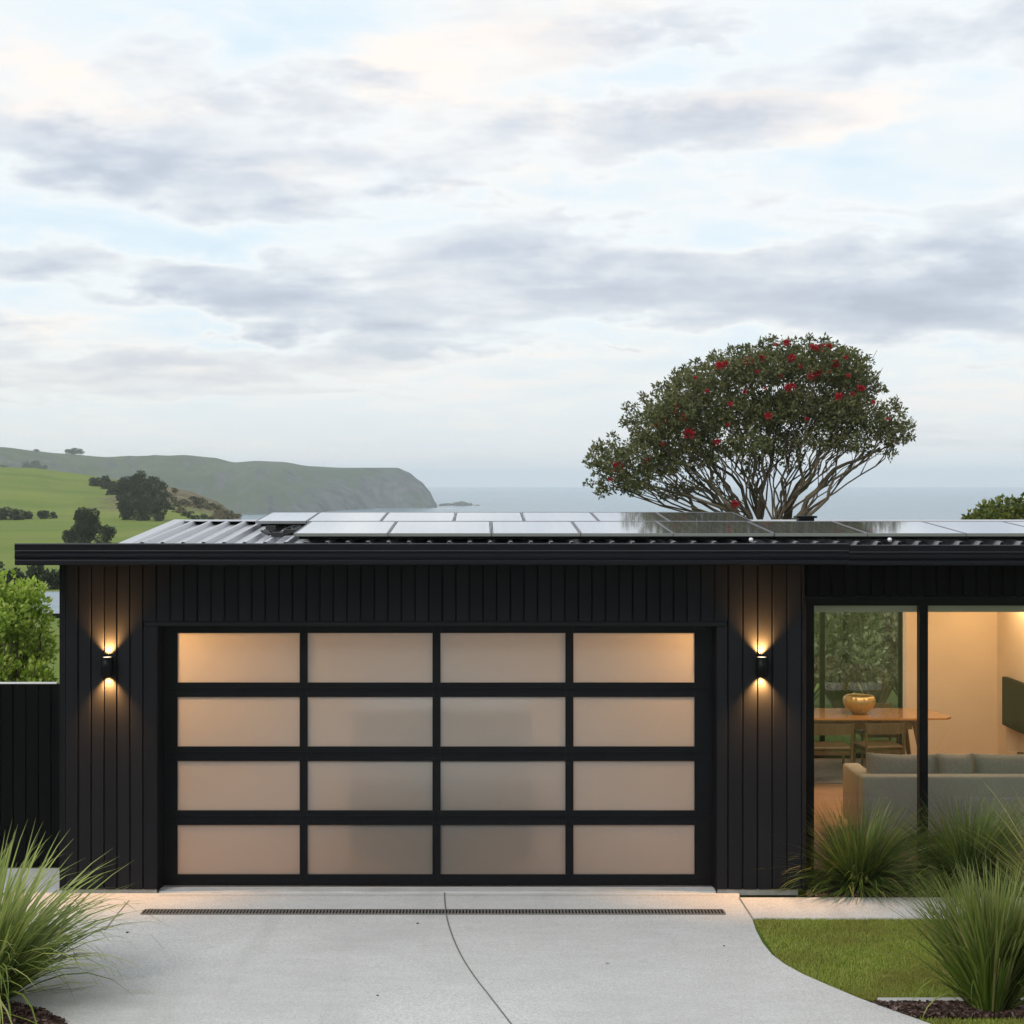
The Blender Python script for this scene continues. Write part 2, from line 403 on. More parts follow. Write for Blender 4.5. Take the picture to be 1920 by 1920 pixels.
DW = t.node('ShaderNodeVectorMath', operation='ADD'); t.put(DW.inputs[0], D); t.put(DW.inputs[1], wm_.outputs[0]); DW = DW.outputs[0]
def blobs(lst, acc=None):
    for (px, py, wx, wy, amp) in lst:
        v = Vector(((px-CX)/F, 1, (CY-py)/F)).normalized()
        s_ = t.node('ShaderNodeVectorMath', operation='SUBTRACT'); t.put(s_.inputs[0], DW); s_.inputs[1].default_value = v
        a = t.node('ShaderNodeVectorMath', operation='MULTIPLY'); t.put(a.inputs[0], s_.outputs[0]); a.inputs[1].default_value = (F/wx, F/wx, F/wy)
        l = t.node('ShaderNodeVectorMath', operation='DOT_PRODUCT'); t.put(l.inputs[0], a.outputs[0]); t.put(l.inputs[1], a.outputs[0])
        e = t.math('MULTIPLY', t.math('EXPONENT', t.math('MULTIPLY', l.outputs['Value'], -1)), amp)
        acc = e if acc is None else t.math('ADD', acc, e)
    return acc
dens = blobs([(250,290,200,45,.30),(110,235,150,30,.2),(230,340,120,26,.2),(850,360,100,24,.25),(1210,235,330,42,.24),(1090,290,230,34,.2),(1060,405,170,26,.22),(500,395,150,34,.22),
  (120,505,230,48,.28),(360,500,140,38,.22),(1010,495,240,50,.32),(1330,500,170,40,.2),(1230,575,200,36,.26),(600,560,270,46,.30),(430,585,120,32,.2),(820,625,240,34,.30),(1760,500,190,60,.36),(1650,560,240,45,.30),
  (1680,620,220,32,.26),(300,690,340,22,.26),(120,735,250,20,.2),(1290,65,170,34,.22),(1720,95,230,40,.2),(430,175,130,50,.2),(620,215,120,60,.16),(1180,668,70,7,.3),(1800,690,170,14,.16),(640,130,110,40,.14),(1870,30,150,40,.16),(300,60,260,30,.10),(900,660,240,16,.18),
  (1450,370,260,60,-.22),(1180,140,170,40,-.12),(560,40,200,40,-.16),(440,450,160,22,-.16),(1700,270,230,50,-.2),(120,420,180,22,-.12),(420,635,240,14,-.2),(150,600,160,22,-.2),(760,250,60,30,-.1),(1150,720,420,40,-.22),(900,800,700,60,-.12),(1350,640,160,30,-.15)], base)
warmth = blobs([(880,165,190,75,.9),(740,120,100,50,.6),(120,170,220,65,.9),(60,130,120,40,.5),(1040,50,200,50,.8),(1470,210,200,34,.8),(950,350,90,40,.7),(110,620,170,30,.5),(560,330,120,50,.5),(1560,230,150,30,.4),(900,790,90,24,.7),(1000,720,500,60,.45),(450,690,200,20,.3),(1700,760,300,30,.4),(700,580,160,20,.3),(230,500,100,20,.3)])
cloud = t.ramp(t.math('ADD', t.math('MULTIPLY', dens, .76), .425), [(.10,(.60,.735,.84)),(.32,(.70,.80,.865)),(.44,(.80,.84,.86)),(.54,(.66,.70,.75)),(.66,(.53,.578,.66)),(.86,(.41,.455,.545))])
wm = t.ramp(t.noise(t.mapping(cb.outputs[0], (.7,.9,1), (11,5,0)), 1.1, 4, .5), [(.48,0),(.70,.45)])
wtot = t.math('MULTIPLY', t.math('ADD', warmth, wm), t.ramp(n2, [(.33,.35),(.62,1)]), clamp=True)
wtot = t.math('MULTIPLY', wtot, t.ramp(dens, [(.05,1),(.35,.25)]))
cloud = t.mix(wtot, cloud, (.96,.86,.78))
hz = t.ramp(zc, [(0,1),(.03,.8),(.10,0)])
cloud = t.mix(t.math('MULTIPLY', hz, .7), cloud, (.78,.77,.755))
k10 = t.node('ShaderNodeVectorMath', operation='SCALE'); t.put(k10.inputs[0], cloud); k10.inputs['Scale'].default_value = 10
skyc = t.mix(.93, sky.outputs[0], k10.outputs[0])
t.put(bg.inputs[0], skyc); bg.inputs[1].default_value = .1
w.cycles.sampling_method = 'MANUAL'; w.cycles.sample_map_resolution = 512

sl = bpy.data.lights.new('sun', 'SUN'); sl.energy = 1.4; sl.angle = R(14); sl.color = (1,.97,.93)
so = bpy.data.objects.new('sun', sl); COL.objects.link(so)
az = R(SUN_AZ); el = R(SUN_EL)
sv = Vector((math.sin(az)*math.cos(el), math.cos(az)*math.cos(el), math.sin(el)))
so.rotation_euler = sv.to_track_quat('Z','Y').to_euler(); so.location = sv*40+Vector((0,10,0))

# ------------------------------------------------------------------ terrain
def lerp_tab(tab, x):
    if x <= tab[0][0]: return tab[0][1]
    for (a, b), (c, d) in zip(tab, tab[1:]):
        if x <= c:
            u = (x-a)/(c-a); u = u*u*(3-2*u)*.5+u*.5
            return b+(d-b)*u
    return tab[-1][1]
def sstep(a, b, x):
    u = min(1, max(0, (x-a)/(b-a))); return u*u*(3-2*u)
# crest of the green spur: photo height of the skyline by azimuth column, at its distance
CREST = [(-900,868),(-300,872),(0,878),(60,881),(130,891),(200,899),(260,903),(310,907),(350,917),(400,937),(445,966),(470,1000),(520,1100),(2600,1100)]
def crest_d(px): return 420-90*sstep(100,400,px)
def terrain_h(x, y):
    r = math.hypot(x, y)
    if y > .05*r+1e-6: px = CX+F*x/y
    else: px = -3000 if x < 0 else 4000
    px = max(-3000, min(4000, px)); d = y if y > 1 else r
    d = max(d, 1)
    base = -0.06
    # left, inland: a gentle valley floor, then the spur
    dc = crest_d(px); zc_ = Zz(lerp_tab(CREST, px), dc)
    foot = -2.1-1.5*sstep(300,450,px)
    L = base+(foot-base)*sstep(30,85,d)
    if d > 215:
        u = sstep(215, dc, d) if d < dc else 1
        u2 = min(1, max(0, (d-215)/(dc-215))); u = .5*u+.5*u2
        L = foot+(zc_-foot)*u
    if d > dc: L = zc_+(-14-zc_)*sstep(dc, dc+260, d)
    if d > dc+260: L = -14-9*sstep(dc+400, dc+700, d)
    L += .5*noise.noise(Vector((x*.02,y*.02,1)))*sstep(120,300,d)*2.2
    # right, seaward: the plateau drops to the water
    S = base+(-6-base)*sstep(45,240,d)-17*sstep(240,520,d)
    back = base-2*sstep(60,300,r)-21*sstep(700,1200,r)
    if y <= .05*r: return back
    k = sstep(440,540,px)
    z = L*(1-k)+S*k
    kb = sstep(.05,.3,y/r); return z*kb+back*(1-kb)
ang = [a for a in np.arange(-24,24.01,.12)]
ang += list(np.arange(26,334,4.0))
radii = [0,3,6,9,12,18,24,30,38,46,56,66,76,88,100,115,130,150,170,190,210]+list(range(218,560,7))+[580,610,640,680,720,780,860,960,1100,1250]
V = []; n = len(ang)
for r in radii:
    for a in ang:
        th = R(a); x = r*math.sin(th); y = r*math.cos(th)
        V.append((x,y,terrain_h(x,y) if r else -.06))
Fq = []
for i in range(len(radii)-1):
    for k in range(n):
        k2 = (k+1) % n; Fq.append((i*n+k, i*n+k2, (i+1)*n+k2, (i+1)*n+k))
o = link('ground', np_mesh('ground', V, np.array(Fq)[:, ::-1], True), M['pasture']); tag(o, kind='structure')

def sheet(name, poly, z, m, kind='structure', thick=0, **k):
    b = MB()
    if thick: b.prism(poly, 'z', z-thick, z)
    else: b.add([(x,y,z) for x,y in poly], [tuple(range(len(poly)))])
    o = b.build(name, m)
    return tag(o, kind=kind, **k)
S_ = 8000
sheet('sea', [(-S_,-S_),(S_,-S_),(S_,S_),(-S_,S_)], SEA, M['sea_water'])

# headland
SKY_ = [(-1400,800),(-700,815),(-200,826),(0,838),(60,845),(110,850),(200,857),(240,855),(300,855),(345,853),(400,858),(440,867),(480,864),(530,866),(580,874),(640,877),(745,877),(765,885),(790,903),(805,920),(818,946),(824,962),(850,990)]
def head_d(px): return 1480-230*sstep(700,-200,px) if False else 1480-260*(1-sstep(-300,640,px))
def head_h(px, s):
    """s: distance in front (-) or behind (+) the ridge line"""
    dr = head_d(px); zr = Zz(lerp_tab(SKY_, px), dr)
    cl = sstep(520, 740, px)          # how cliff-like
    wdt = 330*(1-cl)+75*cl
    u = min(1, max(0, -s/wdt))
    if s <= 0:
        low = SEA-2.0
        prof = u**(1.6-.45*cl)
        z = zr+(low-zr)*prof
        # lower cliff band on the grassy slopes
        if cl < 1: z = z*(1)+(1-cl)*(-2*math.sin(min(1,u)*math.pi))
    else: z = zr-(zr-(SEA-2))*sstep(0, 500, s)*1.0
    p = Vector((px*.012, s*.011, 0))
    z += (noise.fractal(p, 1.0, 2.0, 4)*5*(1-cl)+cl*2.2*noise.fractal(Vector((px*.05, s*.04, 5)), 1.0, 2.0, 5))*min(1, abs(s)/60)*(1 if s <= 0 else 0)
    if u >= 1: z = min(z, SEA-.5)
    return dr, z
cols = list(range(-1400,-40,25))+list(range(-40,852,3)); rows = [-345,-335]+list(range(-330,-150,10))+list(range(-150,0,4))+[0,15,40,80,160,300,500]
V = []; 
for px in cols:
    for s in rows:
        dr, z = head_h(px, s); d = dr+s; V.append((X(px,d), d, z))
nr = len(rows); Fq = [(i*nr+k, (i+1)*nr+k, (i+1)*nr+k+1, i*nr+k+1) for i in range(len(cols)-1) for k in range(nr-1)]
o = link('headland', np_mesh('headland', V, Fq, True), M['headland_turf']); tag(o, kind='structure')
def hit_head(px, py):
    for s in range(-330, 1, 2):
        dr, z = head_h(px, s)
        if CY+F*(H-z)/(dr+s) <= py: return Vector((X(px,dr+s), dr+s, z))
    dr, z = head_h(px, 0); return Vector((X(px,dr), dr, z))
def hit_ground(px, py):
    d = 60.
    while d < 450:
        z = terrain_h(X(px,d), d)
        if CY+F*(H-z)/d <= py: return Vector((X(px,d), d, z))
        d += 1.0
    d = crest_d(px); return Vector((X(px,d), d, terrain_h(X(px,d), d)))

# surf lines and the reef rocks off the headland
def surf(px0, px1, py0, wob, wid):
    V = []; n_ = 120
    for i in range(n_+1):
        px = px0+(px1-px0)*i/n_; d = F*(H-SEA)/(py0-CY)+wob*noise.noise(Vector((px*.03,0,py0)))*14
        w_ = wid*(.35+abs(noise.noise(Vector((px*.06,3,py0))))*2)*math.sin(math.pi*min(1,max(0,i/n_)))**.5
        V += [(X(px,d-w_), d-w_, SEA+.05), (X(px,d+w_), d+w_, SEA+.05)]
    Fq = [(2*i,2*i+2,2*i+3,2*i+1) for i in range(n_)]
    return V, Fq
VV = []; FF = []
for a in [(455,835,950.5,1,9),(455,600,958,2,12),(450,560,964,2,10),(820,905,948.5,.6,7),(640,880,954,2,5)]:
    V, Fq = surf(*a); FF += [tuple(i+len(VV) for i in f) for f in Fq]; VV += V
o = link('surf', np_mesh('surf', VV, FF), M['surf']); tag(o, kind='stuff', label='white surf lines breaking along the foot of the headland', cat='surf')
def rockmesh(name, c, sx_, sy_, sz_, seed):
    import bmesh
    bm = bmesh.new(); bmesh.ops.create_icosphere(bm, subdivisions=4, radius=1)
    for v in bm.verts:
        nn = noise.fractal(v.co*1.6+Vector((seed,0,0)), 1, 2, 4)
        v.co *= 1+.35*nn; v.co.x *= sx_; v.co.y *= sy_; v.co.z *= sz_
    me = bpy.data.meshes.new(name); bm.to_mesh(me); bm.free(); 
    o = link(name, me, M['rock']); o.location = c; return o
for i, (px, w_, h_, lab) in enumerate([(836,6,2.2,'low dark reef rock nearest the headland tip'),(862,9,3.6,'largest peaked dark rock in the sea off the headland'),(878,5,2.4,'small dark rock just seaward of the largest sea rock'),(894,3,1.0,'tiny outermost rock awash beyond the reef')]):
    d = 1560; o = rockmesh('sea_rock', (X(px,d), d, SEA+.2), w_, w_*.7, h_, i*3.1)
    tag(o, label=lab, cat='rock', group='rocks off the headland')

# ------------------------------------------------------------------ foliage makers
def leaf_quads(C, Nrm, size, aspect=2.2, rng=RNG, fold=True):
    """C centres (n,3); Nrm (n,3) leaf growth directions; kite-shaped leaves of 4 corners"""
    n = len(C); g = Nrm/np.linalg.norm(Nrm, axis=1, keepdims=True)
    rnd = rng.normal(size=(n,3)); s = np.cross(g, rnd); s /= np.linalg.norm(s, axis=1, keepdims=True)+1e-9
    L = size*rng.uniform(.7,1.3,n)[:,None]; W = L/aspect*.5
    nb = np.cross(g, s)
    a = C; b = C+g*L*.45+s*W+nb*W*.25; c = C+g*L; d = C+g*L*.45-s*W+nb*W*.25
    V = np.stack([a,b,c,d], 1).reshape(-1,3); Fq = np.arange(4*n).reshape(n,4)
    return V, Fq
def sph(n, rng=RNG):
    v = rng.normal(size=(n,3)); return v/np.linalg.norm(v, axis=1, keepdims=True)
def blob_foliage(blobs, per, leaf, ros=6, aspect=2.2, shell=.55, rng=RNG, up=.25):
    """blobs: (centre, (rx,ry,rz)); rosettes of leaves spread through the outer part of each lobe"""
    Vs = []; Fs = []; off = 0
    for (c, r) in blobs:
        nros = max(4, int(per*(r[0]*r[2]+r[0]*r[1]+r[1]*r[2])/3))
        u = sph(nros, rng); rad = rng.uniform(shell,1,nros)**.7
        lump = np.array([1+.22*noise.noise(Vector(q*2.3)+Vector(c)) for q in u])
        cc = np.array(c)+u*np.array(r)*(rad*lump)[:,None]
        g = u+rng.normal(size=u.shape)*.35+np.array([0,0,up])
        C = np.repeat(cc, ros, 0)+rng.normal(size=(nros*ros,3))*leaf*.25
        G = np.repeat(g, ros, 0)+rng.normal(size=(nros*ros,3))*.95
        V, Fq = leaf_quads(C, G, leaf, aspect, rng); Vs.append(V); Fs.append(Fq+off); off += len(V)
    return np.concatenate(Vs), np.concatenate(Fs)

def simple_tree(name, base, h, w, kind_mat, label, cat='tree', group=None, leaf=None, dens=1.0, lobes=9, trunk=True, flat=1.0, seed=0, crown_low=.25):
    rng = np.random.default_rng(seed+11); rr = random.Random(seed)
    root = empty(name, base, label=label, cat=cat, group=group)
    h = h*1.1; leaf = leaf or w*.07
    bl = []
    for i in range(lobes):
        a = rr.uniform(0, 2*math.pi); q = rr.uniform(.0,.62)*w*.5; t_ = rr.uniform(crown_low,.86)
        taper = 1-.55*max(0,(t_-.45))
        c = (q*math.cos(a)*taper*1.15, q*math.sin(a)*taper, h*t_)
        r = w*.5*rr.uniform(.32,.55)*taper
        bl.append((c, (r, r, r*rr.uniform(.6,.9)*flat)))
    bl.append(((0,0,h*.55), (w*.32,w*.32,h*.3)))
    V, Fq = blob_foliage(bl, dens*26/(leaf*leaf)/1.0*.12, leaf, 5, 1.7, .5, rng)
    V[:,2] = np.maximum(V[:,2], .02)
    V[:,2] = np.minimum(V[:,2], h*1.06)
    link('crown', np_mesh('crown', V, Fq), kind_mat, root)
    if trunk:
        b = MB(); b.tube([(0,0,-.2),(w*.01,0,h*.3),(-w*.02,0,h*.75)], [w*.05,w*.035,w*.012], 7)
        for (c, r) in bl[:6]: b.tube([(0,0,h*.15),(c[0]*.5,c[1]*.5,h*.35),(c[0],c[1],c[2])], [w*.025,w*.016,w*.006], 5)
        b.build('trunk', M['bark_dark'], root)
    return root

# ---- far trees
def gtree(px, pyb, pyt, wpx, label, group, mt='far_leaf', surf_='g', name='tree', cat='tree', seed=0, dens=2.2, **k):
    b = hit_ground(px, pyb) if surf_ == 'g' else hit_head(px, pyb)
    s = F/b.y; return simple_tree(name, b+Vector((0,0,-.1)), (pyb-pyt)/s, wpx/s, M[mt], label, cat, group, leaf=max(1.5/(s*.53), .14), seed=seed, dens=dens, **k)
g1 = 'dark trees on the skyline of the far headland'
gtree(128,851,843,16,'dark skyline tree at the left of the clump on the far ridge',g1,surf_='h',seed=1)
gtree(139,851,840,20,'largest dark skyline tree in the middle of the clump on the far ridge',g1,surf_='h',seed=2)
gtree(150,852,842,14,'small dark skyline tree at the right of the clump on the far ridge',g1,surf_='h',seed=3)
gtree(68,847,843,10,'lone tiny tree on the far ridge left of the skyline clump',g1,surf_='h',seed=4)
g2 = 'hazy dark trees on the slope of the far headland'
gtree(50,888,868,26,'hazy dark tree at the left of the grove above the green spur',g2,surf_='h',seed=5,flat=.9)
gtree(68,890,867,30,'tallest hazy dark tree in the middle of the grove above the green spur',g2,surf_='h',seed=6)
gtree(83,892,874,18,'hazy dark tree at the right of the grove above the green spur',g2,surf_='h',seed=7)
gtree(8,886,874,22,'hazy tree at the left frame edge above the green spur',g2,surf_='h',seed=8)
g3 = 'dark trees on the green spur above the roof'
for i, (px, pb, pt, wp, lab) in enumerate([
  (180,912,897,26,'small dark tree at the left end of the trees on the spur'),
  (198,917,893,24,'dark pointed tree second from the left on the spur'),
  (212,928,901,26,'dark tree low on the slope at the left of the big grove'),
  (232,945,889,36,'broad dark tree at the left side of the big grove'),
  (257,940,884,40,'tallest dark tree crowning the big grove on the spur'),
  (284,946,892,38,'dark tree on the crest at the right of the tallest one'),
  (303,950,903,28,'dark tree sloping down to the brown cliff scrub'),
  (236,975,930,44,'dark bushy tree at the lower left foot of the grove'),
  (268,976,932,44,'dark bushy tree at the lower middle of the grove'),
  (300,977,940,40,'dark bushy tree at the lower right foot of the grove')]):
    gtree(px,pb,pt,wp*1.15,lab,g3,seed=20+i,crown_low=.08,lobes=14)
g4 = 'dark bushes in the pasture at the left'
for i, (px, pb, pt, wp, lab) in enumerate([
  (4,975,950,34,'dark round bush at the left frame edge in the pasture'),
  (28,975,953,30,'dark bush beside the one at the frame edge in the pasture'),
  (52,973,958,28,'low dark bush in the middle of the pasture hedge'),
  (82,973,958,30,'low dark bush near the right end of the pasture hedge'),
  (100,972,960,16,'smallest bush ending the pasture hedge at the right')]):
    gtree(px,pb,pt,wp,lab,g4,name='bush',cat='bush',seed=40+i,crown_low=.1,flat=1.0)
gtree(163,1020,954,74,'lone dark spreading tree standing in the pasture above the gutter',None,seed=61,crown_low=.1,lobes=16)
gtree(200,1022,985,44,'short dark bush against the right of the lone pasture tree',None,name='bush',cat='bush',seed=52,crown_low=.1)
gtree(134,1020,990,34,'low dark bush against the left of the lone pasture tree',None,name='bush',cat='bush',seed=53,crown_low=.1)
g5 = 'brown scrub bushes on the seaward end of the spur'
rs = random.Random(12)
for i in range(40):
    px = 314+i*3.2+rs.uniform(-4,4); crest = 909+(px-310)*.43; u = rs.random(); pb = crest+5+u*max(2,(976-crest-5)); hh = rs.uniform(5,11)*(1-.25*u*0)
    gtree(px,pb,pb-hh,rs.uniform(13,30),'low scrub bush on the eroded seaward end of the green spur',g5,mt='far_leaf' if rs.random() < .3 else 'scrub_leaf',name='scrub_bush',cat='bush',seed=70+i,crown_low=.1,trunk=False,dens=1.1)
g6 = 'dark bushes below the pasture beside the lime shrub'
for i, (px, pb, pt, wp, lab) in enumerate([(-20,1112,1058,70,'dark bush at the left frame edge behind the lime shrub'),(30,1110,1064,60,'dark bush behind the top of the lime shrub'),(70,1108,1056,56,'dark bush between the lime shrub and the house corner'),(104,1106,1066,50,'dark bush partly hidden by the house corner')]):
    gtree(px,pb,pt,wp,lab,g6,name='bush',cat='bush',seed=90+i,crown_low=.1)

# a little pond glimpsed between shrub and house
sheet('pond', [(X(60,52),50),(X(180,52),50),(X(190,58),60),(X(50,58),60)], terrain_h(X(100,54),54)+.35, M['sea_water'])

# ---- the big flowering tree
TD = 28.0
tree = empty('pohutukawa_tree', (X(1440,TD), TD, 0), label='wide domed tree with dark leaves and red flowers rising behind the solar roof', cat='tree')
tree.name = 'flowering_tree'
TB = Vector(tree.location)
def T(px, py, dy=0): return Vector((X(px,TD), TD+dy, Zz(py,TD)))-TB
rr = random.Random(3)
lob = []
def add_lobe(px, py, rx, ry, dep): lob.append((T(px,py,dep)[:], (rx*TD/F, (rx+ry)*.5*TD/F*1.05, ry*TD/F)))
top = [(1145,862,46,42),(1135,905,38,26),(1200,850,55,45),(1215,800,55,48),(1195,895,50,34),(1260,775,55,48),(1290,735,60,45),(1345,712,62,48),(1400,695,62,50),(1455,688,65,50),(1515,690,65,50),(1570,700,60,48),(1605,725,50,50),
       (1600,780,58,42),(1650,800,50,42),(1675,822,34,26),(1560,770,60,46),(1500,760,65,45),(1440,770,65,48),(1380,775,65,48),(1320,790,60,46),(1270,830,55,42),(1330,845,50,34),(1395,835,50,34),(1455,828,50,32),(1520,822,50,30),
       (1240,870,45,34),(1590,828,45,22),(1255,925,36,18),(1300,905,30,18),(1370,940,24,16),(1410,870,36,24),(1480,860,28,18),(1635,845,26,12),(1290,922,22,12),(1345,905,18,12),(1312,878,24,14),(1545,835,26,14)]
for (px, py, rx, ry) in top:
    for dep in ((0,) if rx < 45 else (-.55,.5)):
        dp = dep*rr.uniform(.6,1.4)+rr.uniform(-.2,.2)
        add_lobe(px+rr.uniform(-8,8), py+rr.uniform(-5,5), rx*.82, ry*.82, dp)
for (px, py) in [(1112,872),(1105,905),(1122,838),(1150,822),(1178,790),(1180,765),(1212,748),(1232,728),(1262,708),(1290,695),(1315,680),(1345,668),(1372,660),(1400,655),(1425,648),(1450,642),(1480,645),(1510,643),(1540,645),(1570,652),(1598,660),(1618,678),(1638,705),(1645,730),(1668,762),(1690,772),(1694,800),(1700,818),(1680,838),(1660,850),(1300,700),(1355,690),(1440,670),(1540,665),(1600,700),(1220,780),(1500,655),(1130,925),(1180,920)]:
    add_lobe(px, py, rr.uniform(9,17), rr.uniform(8,14), rr.uniform(-.5,.5))
rng = np.random.default_rng(5)
dense = [l for l in lob if l[0][2] > Zz(795,TD)]; loose = [l for l in lob if l[0][2] <= Zz(795,TD)]
V1, F1 = blob_foliage(dense, 1450, .07, 6, 2.3, .25, rng, up=.5)
V2, F2 = blob_foliage(loose, 1150, .068, 6, 2.3, .25, rng, up=.4)
link('crown', np_mesh('crown', np.concatenate([V1,V2]), np.concatenate([F1,F2+len(V1)])), M['crown_leaf'], tree)
b = MB()
base = Vector((0,0,0))
stems = [((1395,985),-.2),((1415,985),.1),((1432,985),.3),((1452,985),-.1),((1472,985),.25),((1492,985),-.2),((1372,985),.2),((1340,975),-.3)]
sb = []
for (px, py), dy in stems:
    q = T(px, py, dy); q0 = Vector((q.x*.25, dy*.3, .0))
    b.tube([q0+Vector((0,0,-.15)), q0.lerp(q,.5)+Vector((q.x*.12,0,0)), q], [.13,.085,.07], 8); sb.append(q)
def limb(p0, p1, r0, r1, wob=.12, n_=8, seed=0):
    pts = []; L = (p1-p0).length; r_ = random.Random(seed)
    for i in range(n_+1):
        u = i/n_
        q = p0.lerp(p1, u); bow = math.sin(u*math.pi)
        q = q+Vector((noise.noise(Vector((seed*1.7,u*3,0)))*wob*L*bow*1.6, noise.noise(Vector((seed*2.1,u*3,5)))*wob*L*bow*1.6, -.02*L*bow*(abs(p1.x-p0.x)/max(L,.01))))
        pts.append(q)
    b.tube(pts, [r0+(r1-r0)*i/n_ for i in range(n_+1)], 6, cap=False); return pts
k = 0
for li, (c, r) in enumerate(lob[:-39]):
    c = Vector(c); 
    s0 = min(sb, key=lambda q: abs(q.x-c.x*.22)+rr.uniform(0,.35))
    big_ = .036 if li % 3 == 0 else .018
    pts = limb(s0, c+Vector((0,0,-r[2]*.2)), big_, .010, .13, 10, li)
    for j in range(3):
        st = pts[rr.randint(4,9)]; k += 1
        e = c+Vector((rr.uniform(-1,1)*r[0], rr.uniform(-1,1)*r[1], rr.uniform(-.5,.9)*r[2]))
        limb(st, e, .011, .004, .15, 5, 100+k)
# the long bare limb sweeping out to the right
pts = limb(T(1478,985,-.1), T(1560,880,-.2), .06, .035, .1, 8, 900); p2 = limb(pts[-1], T(1675,828,-.2), .035, .008, .08, 8, 901)
limb(pts[5], T(1560,850,0), .022, .008, .1, 6, 902); limb(p2[3], T(1640,800,.1), .018, .006, .1, 6, 903); limb(pts[-1], T(1583,868,-.1), .012, .006, .2, 5, 904)
b.build('trunk', M['bark'], tree)
for i, (px, py, s_) in enumerate([(1385,685,1.2),(1410,680,.9),(1465,680,1.1),(1503,662,1.1),(1518,662,1.2),(1530,660,.9),(1543,690,1.1),(1500,711,1.2),(1515,707,.9),(1456,734,1),(1466,731,.9),(1548,750,1.1),(1590,735,1),(1333,694,1.1),(1253,771,1.1),(1267,788,1),(1236,796,.9),(1277,818,1.4),(1155,876,1.4),(1208,868,1.2),(1257,886,1.3),(1420,785,1),(1330,832,.8),(1370,945,1.1),(1455,652,.9),(1352,763,.7),(1345,690,.8),(1565,712,.6),(1436,655,.5),(1400,705,.6),(1480,695,.6),(1530,705,.6),(1575,745,.6),(1490,790,.5),(1380,740,.6),(1310,740,.6),(1290,715,.5),(1230,835,.6),(1180,850,.6),(1140,900,.6),(1350,800,.5),(1610,760,.6),(1640,790,.5),(1560,680,.6),(1445,712,.5),(1415,735,.5),(1220,800,.6)]):
    c = np.array(T(px, py, -1.05 if i % 2 else -.95)); 
    if py > 840: c = np.array(T(px, py, -.45))
    n_ = 130; u = sph(n_, rng); rad = .056*s_
    C = c+u*rad*rng.uniform(.1,.55,n_)[:,None]*np.array([1.25,1,1]); V, Fq = leaf_quads(C, u+np.array([0,0,.4]), rad*.95, 3.6, rng)
    link('flower_cluster', np_mesh('flower_cluster', V, Fq), M['red_flower'], tree)

# right-hand distant shrub over the roof
simple_tree('rounded_tree', (X(1905,27),27,0), Zz(947,27), 3.0, M['olive_leaf'], 'olive green rounded treetop showing over the right end of the roof', 'tree', leaf=.09, dens=1.6, lobes=16, seed=301, crown_low=.6)
simple_tree('rounded_tree', (X(1815,26.5),26.5,0), Zz(962,26.5), 2.0, M['olive_leaf'], 'smaller olive green treetop left of the rounded one over the right roof', 'tree', leaf=.08, dens=1.4, lobes=10, seed=302, crown_low=.6)

# lime shrub behind the fence
def shrub(name, base, h, w, mt, label, leaf, lobes, seed, dens=1.2, group=None, cat='shrub', aspect=1.8):
    rng = np.random.default_rng(seed); r_ = random.Random(seed)
    root = empty(name, base, label=label, cat=cat, group=group)
    bl = []; b = MB()
    for i in range(lobes):
        a = r_.uniform(0,2*math.pi); q = (r_.random()**.6)*w*.42; t_ = r_.uniform(.25,.93)
        q *= 1-.45*max(0,t_-.6)/.4
        c = (q*math.cos(a), q*math.sin(a)*.9, h*t_); r = w*r_.uniform(.10,.19)
        bl.append((c, (r,r,r*r_.uniform(.8,1.3))))
        b.tube([(c[0]*.1,c[1]*.1,0),(c[0]*.6,c[1]*.6,c[2]*.5),c,(c[0]*1.02,c[1]*1.02,c[2]+r*.9)], [.022,.014,.008,.003], 5, cap=False)
    V, Fq = blob_foliage(bl, dens*3.2/(leaf*leaf), leaf, 6, aspect, .2, rng, up=.7)
    V[:,2] = np.maximum(V[:,2], .02)
    link('foliage', np_mesh('foliage', V, Fq), mt, root); b.build('stem', M['bark'], root); return root
shrub('lime_shrub', (X(14,17),17,-.05), Zz(1072,17)+.03, 1.12, M['lime_leaf'], 'bright lime green leafy shrub rising above the black side fence', .06, 70, 7, 1.5)

# ------------------------------------------------------------------ ground sheets near the house
WY = 13.83      # front wall plane
DY = 14.05      # garage door plane
GY = 14.45      # living room glass plane
FY = 14.73      # side fence
def gp(px, py): d = ground_d(py); return (X(px,d), d)
curve = [gp(*q) for q in [(1387,1684),(1410,1722),(1418,1745),(1430,1768),(1448,1790),(1472,1808),(1505,1826),(1560,1850),(1610,1871),(1660,1889),(1705,1905),(1760,1925),(1860,1965),(2000,2030)]]
curve += [(4.2,7.5),(4.5,5),(4.6,-3)]
leftc = [gp(*q) for q in [(150,1945),(118,1915),(85,1896),(40,1884),(-20,1876),(-120,1872)]]
drive = curve+[(-3.2,-3),(-3.0,6),(-2.9,9.0)]+leftc+[(-6.5,11.1),(-6.5,FY),(X(107,FY),FY),(-2.85,FY),(-2.85,14.2),(2.05,14.2),(2.05,WY+.02),(2.22,WY+.02)]
sheet('driveway', drive, 0.0, M['concrete'], thick=.05)
pth = [curve[0],(2.22,WY-.1),(7.5,WY-.1),(7.5,ground_d(1722)),curve[1]]
pth = [curve[0],(X(1387,13.69),ground_d(1683.5)),(8.0,ground_d(1683.5)),(8.0,ground_d(1722)),curve[1]]
sheet('path', pth, 0.004, M['concrete'], thick=.05)
LY0 = ground_d(1873)
lawn = [q for q in curve[1:9]]+[gp(1612,1873),(8.0,LY0),(8.0,ground_d(1722))]
sheet('lawn', lawn, -.012, M['turf'])
KY = ground_d(1880)
